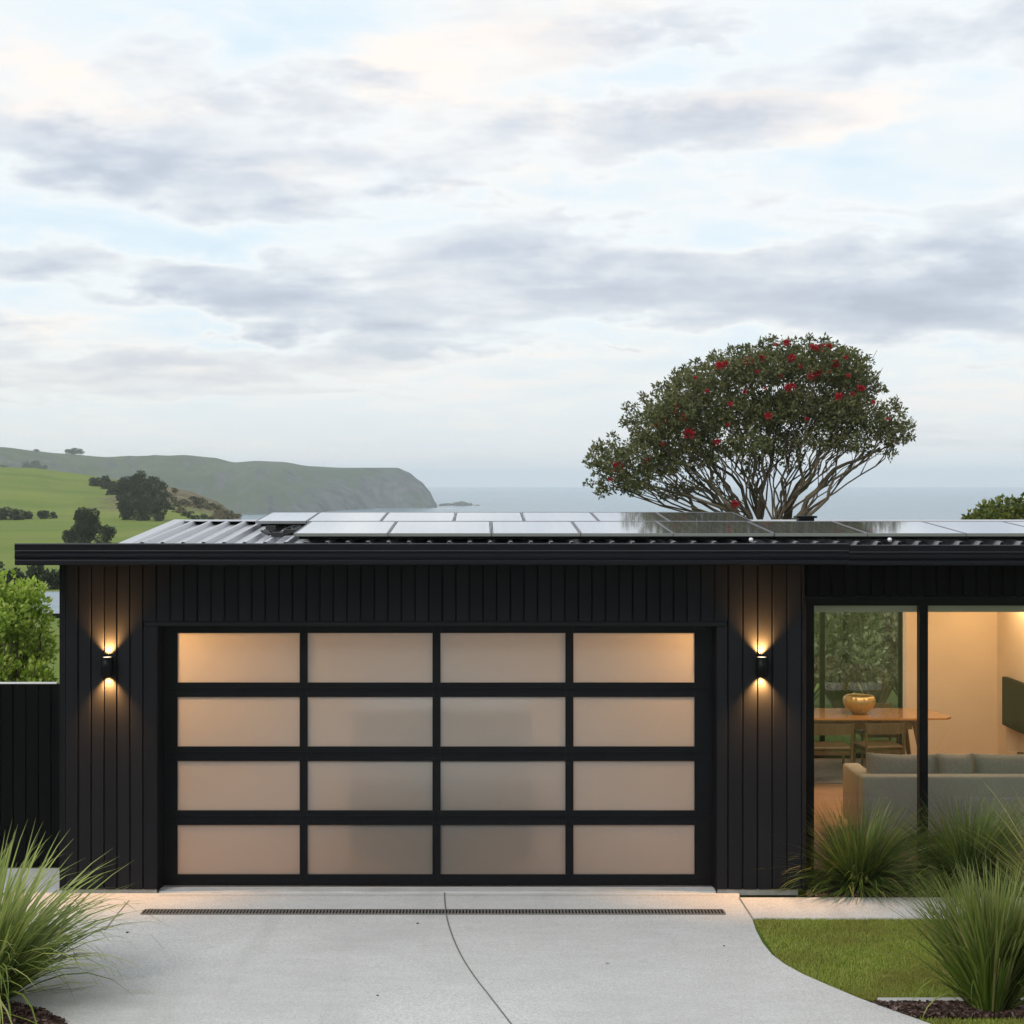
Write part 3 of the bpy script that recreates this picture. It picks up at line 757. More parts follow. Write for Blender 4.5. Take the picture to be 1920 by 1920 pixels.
b = MB(); b.box(X(1650,LY0)-.02, 8, KY, LY0-.002, -.05, .012, .004); tag(b.build('edging_strip', M['smooth_concrete']), kind='structure')
BY = ground_d(1906)
bed = [gp(1640,1881),(8,KY),(8,BY),gp(1712,1906),gp(1685,1897)]
sheet('mulch_bed', bed, -.008, M['mulch'])
lawn2 = [gp(1714,1908),(8,BY-.01),(8,5),(4.6,5)]+curve[11:15][::-1]
sheet('lawn', lawn2, -.012, M['turf'])
sheet('mulch_bed', [(2.80,13.69),(8,13.69),(8,GY+.02),(2.80,GY+.02)], -.004, M['mulch'])
lb = leftc+[(-6.5,10.9),(-6.5,6),(-2.95,6),(-2.88,9)]
sheet('mulch_bed', lb, -.006, M['mulch'])
sheet('lawn', [(2.6,21.2),(9,21.2),(9,24.8),(2.6,24.8)], -.02, M['turf'])

def in_poly(x, y, poly):
    c = False; j = len(poly)-1
    for i in range(len(poly)):
        xi, yi = poly[i]; xj, yj = poly[j]
        if (yi > y) != (yj > y) and x < (xj-xi)*(y-yi)/(yj-yi)+xi: c = not c
        j = i
    return c
def grass_on(poly, x0, x1, y0, y1, per, hgt, label, wid=.0028):
    n_ = int((x1-x0)*(y1-y0)*per); rng = np.random.default_rng(3)
    xy = np.stack([rng.uniform(x0,x1,n_), rng.uniform(y0,y1,n_)], 1)
    xy = xy[[in_poly(a, c, poly) for a, c in xy]]; n_ = len(xy)
    a = rng.uniform(0, 2*np.pi, n_); h = hgt*rng.uniform(.5,1.25,n_); lean = rng.uniform(.1,.9,n_)*h
    la = rng.uniform(0, 2*np.pi, n_)
    b0 = np.stack([xy[:,0]-np.cos(a)*wid, xy[:,1]-np.sin(a)*wid, np.full(n_,-.012)], 1)
    b1 = np.stack([xy[:,0]+np.cos(a)*wid, xy[:,1]+np.sin(a)*wid, np.full(n_,-.012)], 1)
    tp = np.stack([xy[:,0]+np.cos(la)*lean, xy[:,1]+np.sin(la)*lean, h-.012], 1)
    V = np.stack([b0,b1,tp], 1).reshape(-1,3)
    o = link('lawn_grass', np_mesh('lawn_grass', V, np.arange(3*n_).reshape(n_,3)), M['lawn_blade']); tag(o, label=label, cat='grass', kind='stuff')
grass_on(lawn, 2.2, 5.2, LY0, ground_d(1722), 16000, .022, 'short mown green lawn between the path and the curved driveway')
grass_on(lawn2, 2.8, 4.4, 9.6, BY, 12000, .022, 'short green grass in front of the bark bed at the lower right')
# bark chips
def chips(name, x0, x1, y0, y1, z, n_, label, poly=None):
    rng = np.random.default_rng(9); Vs = []
    c = np.stack([rng.uniform(x0,x1,n_), rng.uniform(y0,y1,n_), z+rng.uniform(0,.018,n_)], 1)
    if poly: c = c[[in_poly(a[0], a[1], poly) for a in c]]
    n_ = len(c)
    u = sph(n_, rng)*np.array([1,1,.35]); v = np.cross(u, sph(n_, rng)); v /= np.linalg.norm(v, axis=1, keepdims=True)
    L = rng.uniform(.012,.034,n_)[:,None]; W = rng.uniform(.005,.012,n_)[:,None]
    V = np.stack([c-u*L-v*W*.7, c+u*L-v*W, c+u*L*.9+v*W, c-u*L*.8+v*W], 1).reshape(-1,3)
    o = link(name, np_mesh(name, V, np.arange(4*n_).reshape(n_,4)), M['bark_chip']); tag(o, label=label, cat='mulch', kind='stuff')
chips('bark_mulch', 2.8, 5.2, 13.69, GY, .0, 9000, 'dark bark mulch in the bed under the living room window')
chips('bark_mulch', 2.5, 4.4, BY, KY, -.002, 7000, 'reddish bark mulch round the large tussock at the lower right', bed)
chips('bark_mulch', -4.2, -2.6, 9.8, 11.0, .0, 7000, 'dark bark mulch under the tussock at the lower left corner', lb)

# joints in the concrete (strips 4 mm above the slab)
def strip(name, pts, wd, z, m, taper=None):
    V = []
    for i, p in enumerate(pts):
        a = Vector(pts[max(0,i-1)]); c = Vector(pts[min(len(pts)-1,i+1)]); t_ = (c-a).normalized(); nn = Vector((-t_.y,t_.x))*wd/2
        V += [(p[0]-nn.x,p[1]-nn.y,z),(p[0]+nn.x,p[1]+nn.y,z)]
    Fq = [(2*i,2*i+2,2*i+3,2*i+1) for i in range(len(pts)-1)]
    o = link(name, np_mesh(name, V, Fq), m); tag(o, kind='structure'); return o
def smooth(pts, n_=6):
    out = []
    for i in range(len(pts)-1):
        p0 = Vector(pts[max(0,i-1)]); p1 = Vector(pts[i]); p2 = Vector(pts[i+1]); p3 = Vector(pts[min(len(pts)-1,i+2)])
        for k in range(n_):
            u = k/n_; out.append(tuple(.5*((2*p1)+(p2-p0)*u+(2*p0-5*p1+4*p2-p3)*u*u+(3*p1-p0-3*p2+p3)*u**3)))
    out.append(tuple(pts[-1])); return out
strip('driveway_joint', smooth([gp(833,1668),gp(835,1700),gp(840,1730),gp(852,1765),gp(868,1798),gp(890,1832),gp(918,1868),gp(958,1920),gp(1020,2000)]), .011, .004, M['joint'])
strip('driveway_joint', smooth([gp(242,1689),gp(222,1712),gp(196,1745)]), .008, .004, M['joint'])
strip('driveway_joint', [gp(1386,1684),gp(1411,1723)], .010, .008, M['joint'])
strip('driveway_joint', [(X(300,13.8),13.76),(X(1340,13.8),13.76)], .006, .004, M['joint'])
# smooth sill strip at the door
b = MB(); b.box(X(298,DY), X(1343,DY), WY+.02, DY-.05, -.02, .010, .003); tag(b.build('door_threshold', M['smooth_concrete']), kind='structure')

# drain grate
DRY = ground_d(1711)
dr = empty('channel_drain', (X(812,DRY),DRY,0), label='long narrow steel channel drain set across the driveway before the garage door', cat='drain')
x0, x1 = X(268,DRY), X(1357,DRY); b = MB()
hw = .068
for s in (-1,1): b.box(x0, x1, DRY+s*hw-.006, DRY+s*hw+.006, -.02, .010)
nb = 175
for i in range(nb+1):
    xx = x0+(x1-x0)*i/nb; b.box(xx-.0075, xx+.0075, DRY-hw+.006, DRY+hw-.006, .001, .009)
mat('steel_dark', (.20,.19,.175), .5, metal=.4)
g_ = b.build('grate', M['steel_dark'], dr, off=dr.location)
b = MB(); b.box(x0, x1, DRY-hw+.0055, DRY+hw-.0055, .0005, .0045); b.build('channel', M['black_gap'], dr, off=dr.location)

# leaves / specks on drive
for i, (px, py) in enumerate([(1355,1775),(235,1750),(705,1868),(780,1733),(1135,1808)]):
    x_, y_ = gp(px, py); V, Fq = leaf_quads(np.array([[x_,y_,.006]]), np.array([[1,.3,.05]]), .028, 2)
    o = link('fallen_leaf', np_mesh('fallen_leaf', V, Fq), M['bark_dark'])
    tag(o, label=['dry leaf on the driveway near the lawn curve','dry leaf on the driveway beside the left joint','dry leaf lying near the bottom middle of the driveway','dry leaf left of the curved joint below the drain','dry leaf on the driveway right of the curved joint'][i], cat='leaf', group='dry leaves scattered on the driveway')

# ------------------------------------------------------------------ tussocks
def tussock(name, base, h, spread, nbl, mt, label, seed, wid=.006, droop=1.0, up=.5, group='tussock grasses in the garden beds', squash=1.0, lean=1.15):
    # leaves arching from one crown, a few broken or flopped outward
    rng = np.random.default_rng(seed); root = empty(name, base, label=label, cat='tussock', group=group)
    ns = 7
    az_ = rng.uniform(0, 2*np.pi, nbl); q = rng.uniform(0,1,nbl)**up
    r0 = rng.uniform(0,1,nbl)**.6*spread*.20
    L = h*rng.uniform(.65,1.2,nbl)*(1.05+.25*q)
    q = np.where(rng.uniform(0,1,nbl) < .07, rng.uniform(.7,1.9,nbl), q)
    th = .06+q*lean*rng.uniform(.75,1.1,nbl)          # initial lean from vertical
    curl = droop*rng.uniform(.3,1.5,nbl)*(.35+q)
    tw = rng.normal(0,.25,nbl)
    pos = np.stack([np.cos(az_)*r0, np.sin(az_)*r0*squash, np.zeros(nbl)], 1)
    V = np.zeros((nbl, ns+1, 2, 3)); w0 = wid*rng.uniform(.5,1.3,nbl)
    pa = az_.copy()
    for s in range(ns+1):
        u = s/ns
        side = np.stack([-np.sin(pa+.6), np.cos(pa+.6), np.zeros(nbl)], 1)
        wv = (w0*(1-u**1.7)*(.55+.9*min(1,u*3)*.5)+.0004)[:,None]
        V[:,s,0] = pos-side*wv; V[:,s,1] = pos+side*wv
        ang_ = np.minimum(th+curl*u*u*1.5, 2.7)
        pa = pa+tw/ns
        step = (L/ns)[:,None]
        dirv = np.stack([np.cos(pa)*np.sin(ang_), np.sin(pa)*np.sin(ang_)*squash, np.cos(ang_)], 1)
        pos = pos+dirv*step; pos[:,2] = np.maximum(pos[:,2], .01)
    Vf = V.reshape(-1,3); Fq = []
    bi = (np.arange(nbl)*(ns+1)*2)[:,None]
    for s in range(ns):
        Fq.append(np.concatenate([bi+2*s, bi+2*s+1, bi+2*s+3, bi+2*s+2], 1))
    link('blades', np_mesh('blades', Vf, np.concatenate(Fq), True), mt, root)
    return root
tussock('tussock_grass', (X(1612,13.95),14.0,.03), .66, .45, 1500, M['blade_dark'], 'round dark green tussock beside the right garage pier under the window', 1, .0078, .55, .6, squash=.8, lean=1.5)
tussock('tussock_grass', (X(1818,14.0),14.04,.03), .72, .45, 1500, M['blade_dark'], 'dark green tussock in front of the sofa behind the window mullion', 2, .0078, .55, .6, squash=.8, lean=1.5)
tussock('tussock_grass', (X(1862,10.75),10.8,0),   .76, .62, 1500, M['blade_mid'], 'large green tussock in the bark bed at the lower right', 3, .0105, .45, 1.0, squash=.9, lean=.55)
tussock('tussock_grass', (X(2030,12.1),12.1,0), 1.08, .5, 300, M['blade_yellow'], 'yellowish tussock leaning in from the right frame edge', 4, .012, .35, .8, lean=.7)
tussock('tussock_grass', (X(-45,10.85),10.9,0), .95, .8, 760, M['blade_light'], 'big pale green arching tussock at the lower left corner', 5, .0155, .95, .75, lean=.95)

# ------------------------------------------------------------------ the house
house = empty('black_house', (0, WY, 0), label='single storey house clad in black vertical boards with a glazed garage door', cat='house')
HO = (0, WY, 0)
def part(b, name, m, parent=house): 
    o = b.build(name, m, parent, off=HO if parent is house else None); return o
SP = .1175
def boards(b, x0, x1, z0, z1, y, spacing=SP, gap=.010, th=.02, phase=0.0, starts=None):
    """vertical boards with chamfered edges, front at y"""
    xs = starts or []
    if not xs:
        x = x0
        n_ = max(1, round((x1-x0)/spacing)); w_ = (x1-x0)/n_
        xs = [x0+i*w_ for i in range(n_+1)]
    c = .004
    for a, e in zip(xs, xs[1:]):
        a += gap/2; e -= gap/2
        b.prism([(a,y+th),(a,y+c),(a+c,y),(e-c,y),(e,y+c),(e,y+th)], 'z', z0, z1)
ZT = 3.0          # top of walls (tucked behind the soffit)
lx0, lx1 = X(122,WY), X(268,WY); jx1 = X(296,WY)
rx0, rx1 = X(1365,WY), X(1508,WY); jx0 = X(1343,WY)
hz0 = Zz(1165,WY)
# left pier
b = MB(); boards(b, lx0, lx1, .035, 2.86, WY); boards(b, lx1, jx1, .035, hz0-.045, WY); part(b, 'wall', M['cladding'])
b = MB(); boards(b, rx0, rx1-.02, .035, 2.86, WY); boards(b, jx0, rx0, .035, hz0-.045, WY); part(b, 'wall', M['cladding'])
b = MB(); boards(b, lx1, rx0, hz0, 2.86, WY); part(b, 'wall', M['cladding'])
# corner boards
b = MB(); b.box(lx0-.075, lx0-.002, WY+.10, WY+.16, .0, 2.86); b.box(lx0-.012, lx0, WY+.004, WY+.10, .03, 2.86); part(b, 'corner_board', M['cladding'])
b = MB(); b.box(rx1-.018, rx1+.004, WY-.003, WY+.62, .03, 2.86, .002); part(b, 'corner_board', M['cladding'])
# door trim
b = MB(); b.box(lx1+.012, rx0-.012, WY-.008, WY+.06, hz0-.042, hz0-.004, .003); part(b, 'head_trim', M['cladding'])
b = MB(); b.box(jx1-.004, jx1+.0, WY+.004, DY+.1, .0, hz0-.045); b.box(jx0, jx0+.004, WY+.004, DY+.1, .0, hz0-.045); b.box(jx1, jx0, WY+.07, DY+.1, hz0-.03, hz0-.005)
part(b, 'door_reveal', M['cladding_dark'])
# backing (carcass) behind boards
b = MB()
b.box(lx0+.002, jx1-.006, WY+.0205, WY+.12, .03, 2.9); b.box(jx0+.006, rx1-.02, WY+.0205, WY+.12, .03, 2.9); b.box(jx1-.006, jx0+.006, WY+.0205, WY+.065, hz0-.04, 2.9)
part(b, 'wall_frame', M['black_gap'])
b = MB(); b.box(lx0+.02, jx1-.01, WY+.012, WY+.14, -.02, .034, .002); part(b, 'footing', M['footing'])
b = MB(); b.box(jx0+.01, rx1-.05, WY+.012, WY+.14, -.02, .034, .002); part(b, 'footing', M['footing'])
# side and rear walls
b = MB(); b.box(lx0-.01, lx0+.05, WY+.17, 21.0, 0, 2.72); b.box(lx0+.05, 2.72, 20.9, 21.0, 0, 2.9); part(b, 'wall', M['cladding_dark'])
# garage lining
gw = MB(); gw.box(lx0+.055, lx0+.10, WY+.3, 20.85, 0.0, 2.7); gw.box(lx0+.10, 2.64, 20.80, 20.85, 0, 2.66); gw.box(2.64, 2.70, WY+.65, 20.85, 0, 2.7); gw.box(lx0+.052, 2.70, WY+.35, 20.85, 2.7, 2.73)
gw.box(lx0+.1, jx1-.08, DY+.16, DY+.2, 0, 2.7); gw.box(jx0+.08, 2.64, DY+.16, DY+.2, 0, 2.7)
part(gw, 'garage_lining', M['plaster_white'])
b = MB(); b.box(lx0+.11, 2.63, DY+.12, 20.79, -.03, .006); part(b, 'garage_floor', M['garage_floor'])

# garage door: frame + 16 panes
dpx = [(332,563),(576,812),(825,1061),(1074,1303)]; dpy = [(1187,1280),(1307,1400),(1427,1520),(1547,1640)]
gx0, gx1 = jx1+.004, jx0-.004; gz0, gz1 = .012, hz0-.035
b = MB()
vx = [gx0]; 
for a, c in dpx: vx += [X(a,DY), X(c,DY)]
vx.append(gx1)
hz_ = [gz1]
for a, c in dpy: hz_ += [Zz(a,DY), Zz(c,DY)]
hz_.append(gz0)
# stiles
for i in range(0, 10, 2): b.box(vx[i], vx[i+1], DY, DY+.045, gz0, gz1)
# rails, split at section joints
for j in range(0, 10, 2):
    for i in range(1, 9, 2):
        zt, zb = hz_[j], hz_[j+1]
        b.box(vx[i]+.0005, vx[i+1]-.0005, DY+.001, DY+.044, zb, zt)
# section joint ridges and glazing beads
for j in (2,4,6):
    zm = (hz_[j]+hz_[j+1])/2; b.box(gx0+.002, gx1-.002, DY-.006, DY-.0005, zm+.006, zm+.022, .002); b.box(gx0+.002, gx1-.002, DY-.0045, DY-.0005, zm-.020, zm-.004, .002)
b.box(gx0+.002, gx1-.002, DY-.006, DY-.0005, gz0, gz0+.05, .002)
for i in range(1, 9, 2):
    for j in range(1, 9, 2):
        xa, xb, zt, zb = vx[i], vx[i+1], hz_[j], hz_[j+1]; w_ = .009
        b.box(xa-.002, xa+w_-.004, DY-.004, DY-.0006, zb, zt); b.box(xb-w_+.004, xb+.002, DY-.004, DY-.0006, zb, zt)
gd = part(b, 'garage_door', M['door_metal'])
for i in range(1, 9, 2):
    for j in range(1, 9, 2):
        b = MB(); b.box(vx[i]-.0002, vx[i+1]+.0002, DY+.018, DY+.022, hz_[j+1]-.0002, hz_[j]+.0002)
        o = b.build('frosted_pane', M['frosted'], gd, off=HO)
b = MB(); b.box(gx0+.01, gx1-.01, DY+.002, DY+.04, .0105, .0118); b.build('bottom_seal', M['cable'], gd, off=HO)

# soffit + gutters
EY = 13.30
def gutter(b, l, x0, x1, y, zt, zb):
    # fascia gutter profile in (y,z)
    prof = [(y+.16,zt-.002),(y+.012,zt-.002),(y+.012,zt-.028),(y,zt-.03) ,(y,zt-.030)]
    hgt = zt-zb
    p = [(y+.19,zt-.012),(y+.004,zt-.012),(y,zt-.016),(y,zt-hgt*.33),(y+.010,zt-hgt*.37),(y+.010,zt-hgt*.43),(y+.002,zt-hgt*.47),(y,zt-hgt*.60),(y+.004,zt-hgt*.70),(y+.014,zt-hgt*.74),(y+.008,zt-hgt*.80),(y+.006,zt-hgt*.94),(y+.02,zb),(y+.19,zb)]
    b.prism(p, 'x', x0, x1)
    l.box(x0, x1, y-.003, y+.012, zt-.011, zt-.003, .002)
    l.box(x0, x1, y-.003, y+.006, zt-hgt*.362, zt-hgt*.335, .002)
g1_ = MB(); l1 = MB(); gutter(g1_, l1, X(27,EY), X(1592,EY), EY, Zz(1018,EY), Zz(1060,EY))
ga = part(g1_, 'gutter', M['gutter']); l1.build('gutter_lip', M['gutter_lip'], ga, off=HO)
g2_ = MB(); l2 = MB(); gutter(g2_, l2, X(1593,EY), 8.0, EY+.012, Zz(1021,EY), Zz(1061.5,EY))
gb = part(g2_, 'gutter', M['gutter']); l2.build('gutter_lip', M['gutter_lip'], gb, off=HO)
zs = Zz(1060,EY)+.006
b = MB(); b.box(X(29,EY), 8.0, EY+.16, WY+.01, zs, zs+.03); b.box(rx1+.005, 8.0, WY+.01, GY-.03, zs+.001, zs+.03); part(b, 'soffit', M['soffit'])
b = MB(); b.box(X(28,EY), X(28,EY)+.03, EY+.19, WY+.16, Zz(1059,EY), Zz(1024,EY)-.03); part(b, 'side_fascia', M['gutter'])
b = MB(); b.prism([(EY+.19,zs+.10),(WY+.16,zs+.09),(WY+.16,zs+.075),(EY+.19,zs+.085)], 'x', X(28,EY)+.03, -3.0); b.prism([(WY+.17,2.91),(21.0,2.76),(21.0,2.74),(WY+.17,2.89)], 'x', lx0-.03, -2.95); part(b, 'roof_lid', M['gutter'])

# ribbed roof
TS = .051; RZ = Zz(1018,EY)-.045
def roof_z(d): return RZ+TS*(d-EY)
RIDGE = 15.88
rp = .1722; rh = .040
def roof_sheet(xa, xb, ya, yb, m):
    V = []; prof = []
    n_ = int((xb-xa)/rp)
    ph = X(640+838/3,EY+.1)-int((X(640+838/3,EY+.1)-xa)/rp)*rp       # a rib under x=919
    prof = [(xa,0)]
    x = ph
    while x < xb-.04:
        if x-.028 > xa: prof += [(x-.030,0),(x-.012,rh),(x+.012,rh),(x+.030,0)]
        x += rp
    prof.append((xb,0))
    for px_, h_ in prof:
        V.append((px_, ya, roof_z(ya)+h_)); V.append((px_, yb, roof_z(yb)+h_))
    fs = [(2*i,2*i+2,2*i+3,2*i+1) for i in range(len(prof)-1)]
    return V, fs, ph
b = MB(); V, fs, ph = roof_sheet(-3.03, 8.0, EY+.15, RIDGE, None); b.add(V, fs)
# far slope
zr = roof_z(RIDGE); b.add([(-3.03,RIDGE,zr),(8,RIDGE,zr),(8,21.6,zr-.29),(-3.03,21.6,zr-.29)], [(0,1,2,3)])
roof = part(b, 'roof', M['roof_metal'])
b = MB(); b.prism([(RIDGE-.10,roof_z(RIDGE-.10)+rh+.002),(RIDGE,zr+rh+.008),(RIDGE+.12,zr+rh),(RIDGE+.12,zr+rh-.004),(RIDGE,zr+rh+.004),(RIDGE-.10,roof_z(RIDGE-.10)+rh-.003)], 'x', -3.05, 8); b.build('ridge_cap', M['roof_metal'], roof, off=HO)
b = MB(); b.box(-3.0, 8, RIDGE-.035, RIDGE-.015, roof_z(RIDGE)-.02, roof_z(RIDGE)+rh-.006); b.build('ridge_closure', M['black_gap'], roof, off=HO)
b = MB(); za, zb_ = roof_z(EY+.15), roof_z(RIDGE)
b.add([(-3.06,EY+.12,za+.01),(-2.93,EY+.12,za+.01),(-2.93,RIDGE,zb_+.01),(-3.06,RIDGE,zb_+.01),(-3.06,EY+.12,za+rh-.01),(-2.95,EY+.12,za+rh-.01),(-2.95,RIDGE,zb_+rh+.01),(-3.06,RIDGE,zb_+rh+.01)],
      [(0,3,2,1),(4,5,6,7),(0,1,5,4),(1,2,6,5),(2,3,7,6),(3,0,4,7)]); b.build('barge_flashing', M['roof_metal'], roof, off=HO)
b = MB(); b.box(-3.03, 8, 21.45, 21.6, 2.7, zr-.3); part(b, 'rear_fascia', M['gutter'])
b = MB(); b.box(-3.0, 8.0, RIDGE-.0, RIDGE+.02, 2.86, zr-.02); part(b, 'ridge_beam', M['gutter'])

# roof vent box
v0 = empty('roof_vent', (X(1510,15.6),15.6,roof_z(15.6)), label='small dark square vent cap on the roof ridge behind the panels', cat='vent')
b = MB(); b.box(-.075,.075,-.06,.06,0,.085); b.box(-.10,.10,-.08,.08,.085,.105,.004); b.build('cap', M['black_metal'], v0)

# solar panels
PZ = .087
def pz(d): return RZ+.020+TS*(d-EY)+PZ
def panel(xa, xb, ya, yb, label, group):
    c = ((xa+xb)/2, (ya+yb)/2, pz((ya+yb)/2))
    root = empty('solar_panel', c, label=label, cat='solar panel', group=group)
    root.rotation_euler = (math.atan(TS),0,0); w_, d_ = (xb-xa)/2-.003, (yb-ya)/2-.003
    b = MB(); b.box(-w_+.012, w_-.012, -d_+.012, d_-.012, -.022, -.0025); b.build('glass', M['solar_glass'], root)
    b = MB(); fw = .006; t_ = .026
    b.box(-w_,w_,-d_,-d_+fw,-t_,0); b.box(-w_,w_,d_-fw,d_,-t_,0); b.box(-w_,-w_+fw,-d_+fw,d_-fw,-t_,0); b.box(w_-fw,w_,-d_+fw,d_-fw,-t_,0)
    b.build('frame', M['panel_frame'], root); return root
mat('panel_frame', (.30,.305,.32), .3, metal=.7)
fy0, fy1 = 13.52, 14.90; by0, by1 = 14.906, 16.12
def names(i, n_, row): 
    return f'solar panel {["leftmost","second","third","fourth","fifth","sixth","seventh","eighth","ninth"][i]} from the left in the {row} row'
fd = (fy0+fy1)/2
fx = [X(563,fy0)-.0, X(736,fd), X(921,fd), X(1080,fd), X(1245,fd), X(1425,fd)]
fx[0] = fx[1]-.80
gp1 = 'front row of solar panels over the garage'
for i in range(5): panel(fx[i], fx[i+1], fy0, fy1, names(i,5,'front')+' over the garage', gp1)
bd = (by0+by1)/2
bx = [X(600,bd)-.0, X(721,bd), X(853,bd), X(980,bd), X(1115,bd), X(1242,bd), X(1392,bd)]
bx = [bx[1]-.69*2, bx[1]-.69]+bx[1:]
bx[0] = X(478,by0)
for i in range(7): panel(bx[i], bx[i+1], by0, by1, names(i,7,'rear')+' above the ridge', 'rear row of solar panels over the garage')
rx_ = [fx[-1]+.004, X(1592,fd), X(1768,fd), X(1925,fd), X(2095,fd), X(2260,fd)]
for i in range(4): panel(rx_[i], rx_[i+1], fy0, fy1, names(i,4,'single')+' over the living room', 'single row of solar panels over the living room')
# mounting rails: two under each row
for (xa, xb, ys, lab) in [(fx[0]+.03, rx_[4]-.03, (13.72,14.66), 'front panel row'),(bx[0]+.03, bx[-1]-.03, (15.1,15.75), 'rear panel row')]:
    for j, yy in enumerate(ys):
        rt = empty('mounting_rail', (0,yy,roof_z(yy)), label=f'black mounting rail under the {["lower","upper"][j]} edge of the {lab}', cat='rail', group='mounting rails under the solar panels')
        b = MB(); b.box(xa, xb, -.015, .015, rh+.001, pz(yy)-roof_z(yy)-.029); b.build('rail', M['black_metal'], rt)
# tangle of cables and isolators at the open left end
cb_ = MB(); r_ = random.Random(2)
for k in range(7):
    x_ = X(r_.uniform(505,560), 14.5); pts = []
    y_ = 14.2
    for i in range(9):
        pts.append((x_+.10*math.sin(i*1.3+k)+.03*i, y_+i*.09, roof_z(y_+i*.09)+.045+.02*math.sin(i*2.1+k*2)))
    cb_.tube(pts, .012, 6)
for (a,c,w_) in [(520,13.98,.05),(545,14.3,.06),(508,14.75,.045)]:
    x_ = X(a,c); cb_.box(x_-w_, x_+w_, c-.03, c+.03, roof_z(c)+.035, roof_z(c)+.075)
cc = cb_.build('cable_bundle', M['cable']); tag(cc, label='tangle of black cables and brackets on the roof at the left end of the panels', cat='cables')
for px_, lab in [(1408,'small white round isolator under the panels near the right pier'),(1668,'small white round isolator under the panels above the living room')]:
    y_ = fy0-.03; r0 = empty('roof_isolator', (X(px_,y_),y_,roof_z(y_)+rh), label=lab, cat='isolator', group='white isolators under the panels')
    b = MB(); b.lathe([(0,.0),(.017,.0),(.019,.012),(.014,.024),(0,.027)], 0, 0, .006, 14); b.build('cap', M['white_plastic'], r0)
    b = MB(); b.box(-.014,.014,-.01,.01,0,.006); b.build('bracket', M['silver'], r0)

# ---- living wing
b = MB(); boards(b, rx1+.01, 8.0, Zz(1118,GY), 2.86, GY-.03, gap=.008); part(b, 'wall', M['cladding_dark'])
b = MB(); b.box(rx1+.005, 8.0, GY-.009, GY+.1, Zz(1118,GY)+.003, 2.9); part(b, 'wall_frame', M['black_gap'])
wz0, wz1 = .02, Zz(1135,GY); ztop = Zz(1119,GY)
wx = [X(1510,GY), X(1525,GY), X(1722,GY), X(1738,GY)]
win = MB()
win.box(wx[0], wx[1], GY-.035, GY+.05, -.02, ztop, .002)
win.box(wx[1], 8.0, GY-.034, GY+.049, wz1, ztop-.0005)
win.box(wx[1], 8.0, GY-.034, GY+.049, -.02, .045)
win.box(wx[2], wx[3], GY-.036, GY+.051, .045, wz1)
x2 = wx[3]+1.9; win.box(x2, x2+.08, GY-.036, GY+.051, .045, wz1)
wf = part(win, 'window_frame', M['black_metal'])
for a, c in [(wx[1],wx[2]),(wx[3],x2),(x2+.08,8.0)]:
    b = MB(); b.box(a, c, GY+.004, GY+.010, .045, wz1); b.build('window_pane', M['window_glass'], wf, off=HO)
b = MB(); b.box(wx[1], 8.0, GY+.055, GY+.12, wz1-.065, 2.44); part(b, 'blind_cassette', M['pelmet'] if 'pelmet' in M else mat('pelmet', (.42,.40,.36), .7))
# interior shell
IY = 20.3; SX = 6.53; FZ = .05
b = MB(); b.box(2.72, 2.80, GY+.06, IY+.1, FZ, 2.45)
part(b, 'interior_wall', M['plaster'])
wjx = X(1694,IY)
b = MB(); b.box(wjx+.03, SX, IY, IY+.10, FZ, 2.45); part(b, 'interior_wall', M['plaster'])
b = MB()
for (ya, yb, za, zb2) in [(GY+.06,IY,1.3,2.45),(GY+.06,IY,FZ,.2),(GY+.06,18.0,.2,1.3),(19.95,IY,.2,1.3),(18.0,19.95,.52,1.3)]: b.box(SX, SX+.25, ya, yb, za, zb2)
b.box(SX+.18, SX+.25, 18.0, 19.95, .2, .52)
part(b, 'interior_wall', M['plaster'])
b = MB(); b.box(2.72, 8.0, GY+.06, 21.2, 2.45, 2.5); part(b, 'ceiling', M['plaster_white'])
b = MB(); b.box(2.72, 8.0, GY+.052, IY+.14, -.02, FZ); part(b, 'floor', M['floor_wood'])
b = MB(); b.box(wjx+.03, SX-.012, IY-.012, IY-.001, FZ, FZ+.06); part(b, 'skirting', M['plaster_white'])
b = MB(); b.box(wjx-.012, wjx+.03, IY-.02, IY+.1, FZ, 2.45); part(b, 'window_jamb', M['light_trim'])
rw = MB(); rw.box(2.80, wjx-.012, IY+.02, IY+.09, FZ, FZ+.06); rw.box(wjx-.05, wjx-.012, IY+.02, IY+.09, FZ+.06, 2.4); rw.box(2.80, wjx-.012, IY+.02, IY+.09, 2.38, 2.45)
xm = X(1543,IY); rw.box(xm-.03, xm+.03, IY+.02, IY+.09, FZ+.06, 2.38); rf = part(rw, 'window_frame', M['black_metal'])
for a, c in [(2.80,xm-.03),(xm+.03,wjx-.05)]:
    b = MB(); b.box(a, c, IY+.05, IY+.055, FZ+.06, 2.38); b.build('window_pane', M['window_glass'], rf, off=HO)

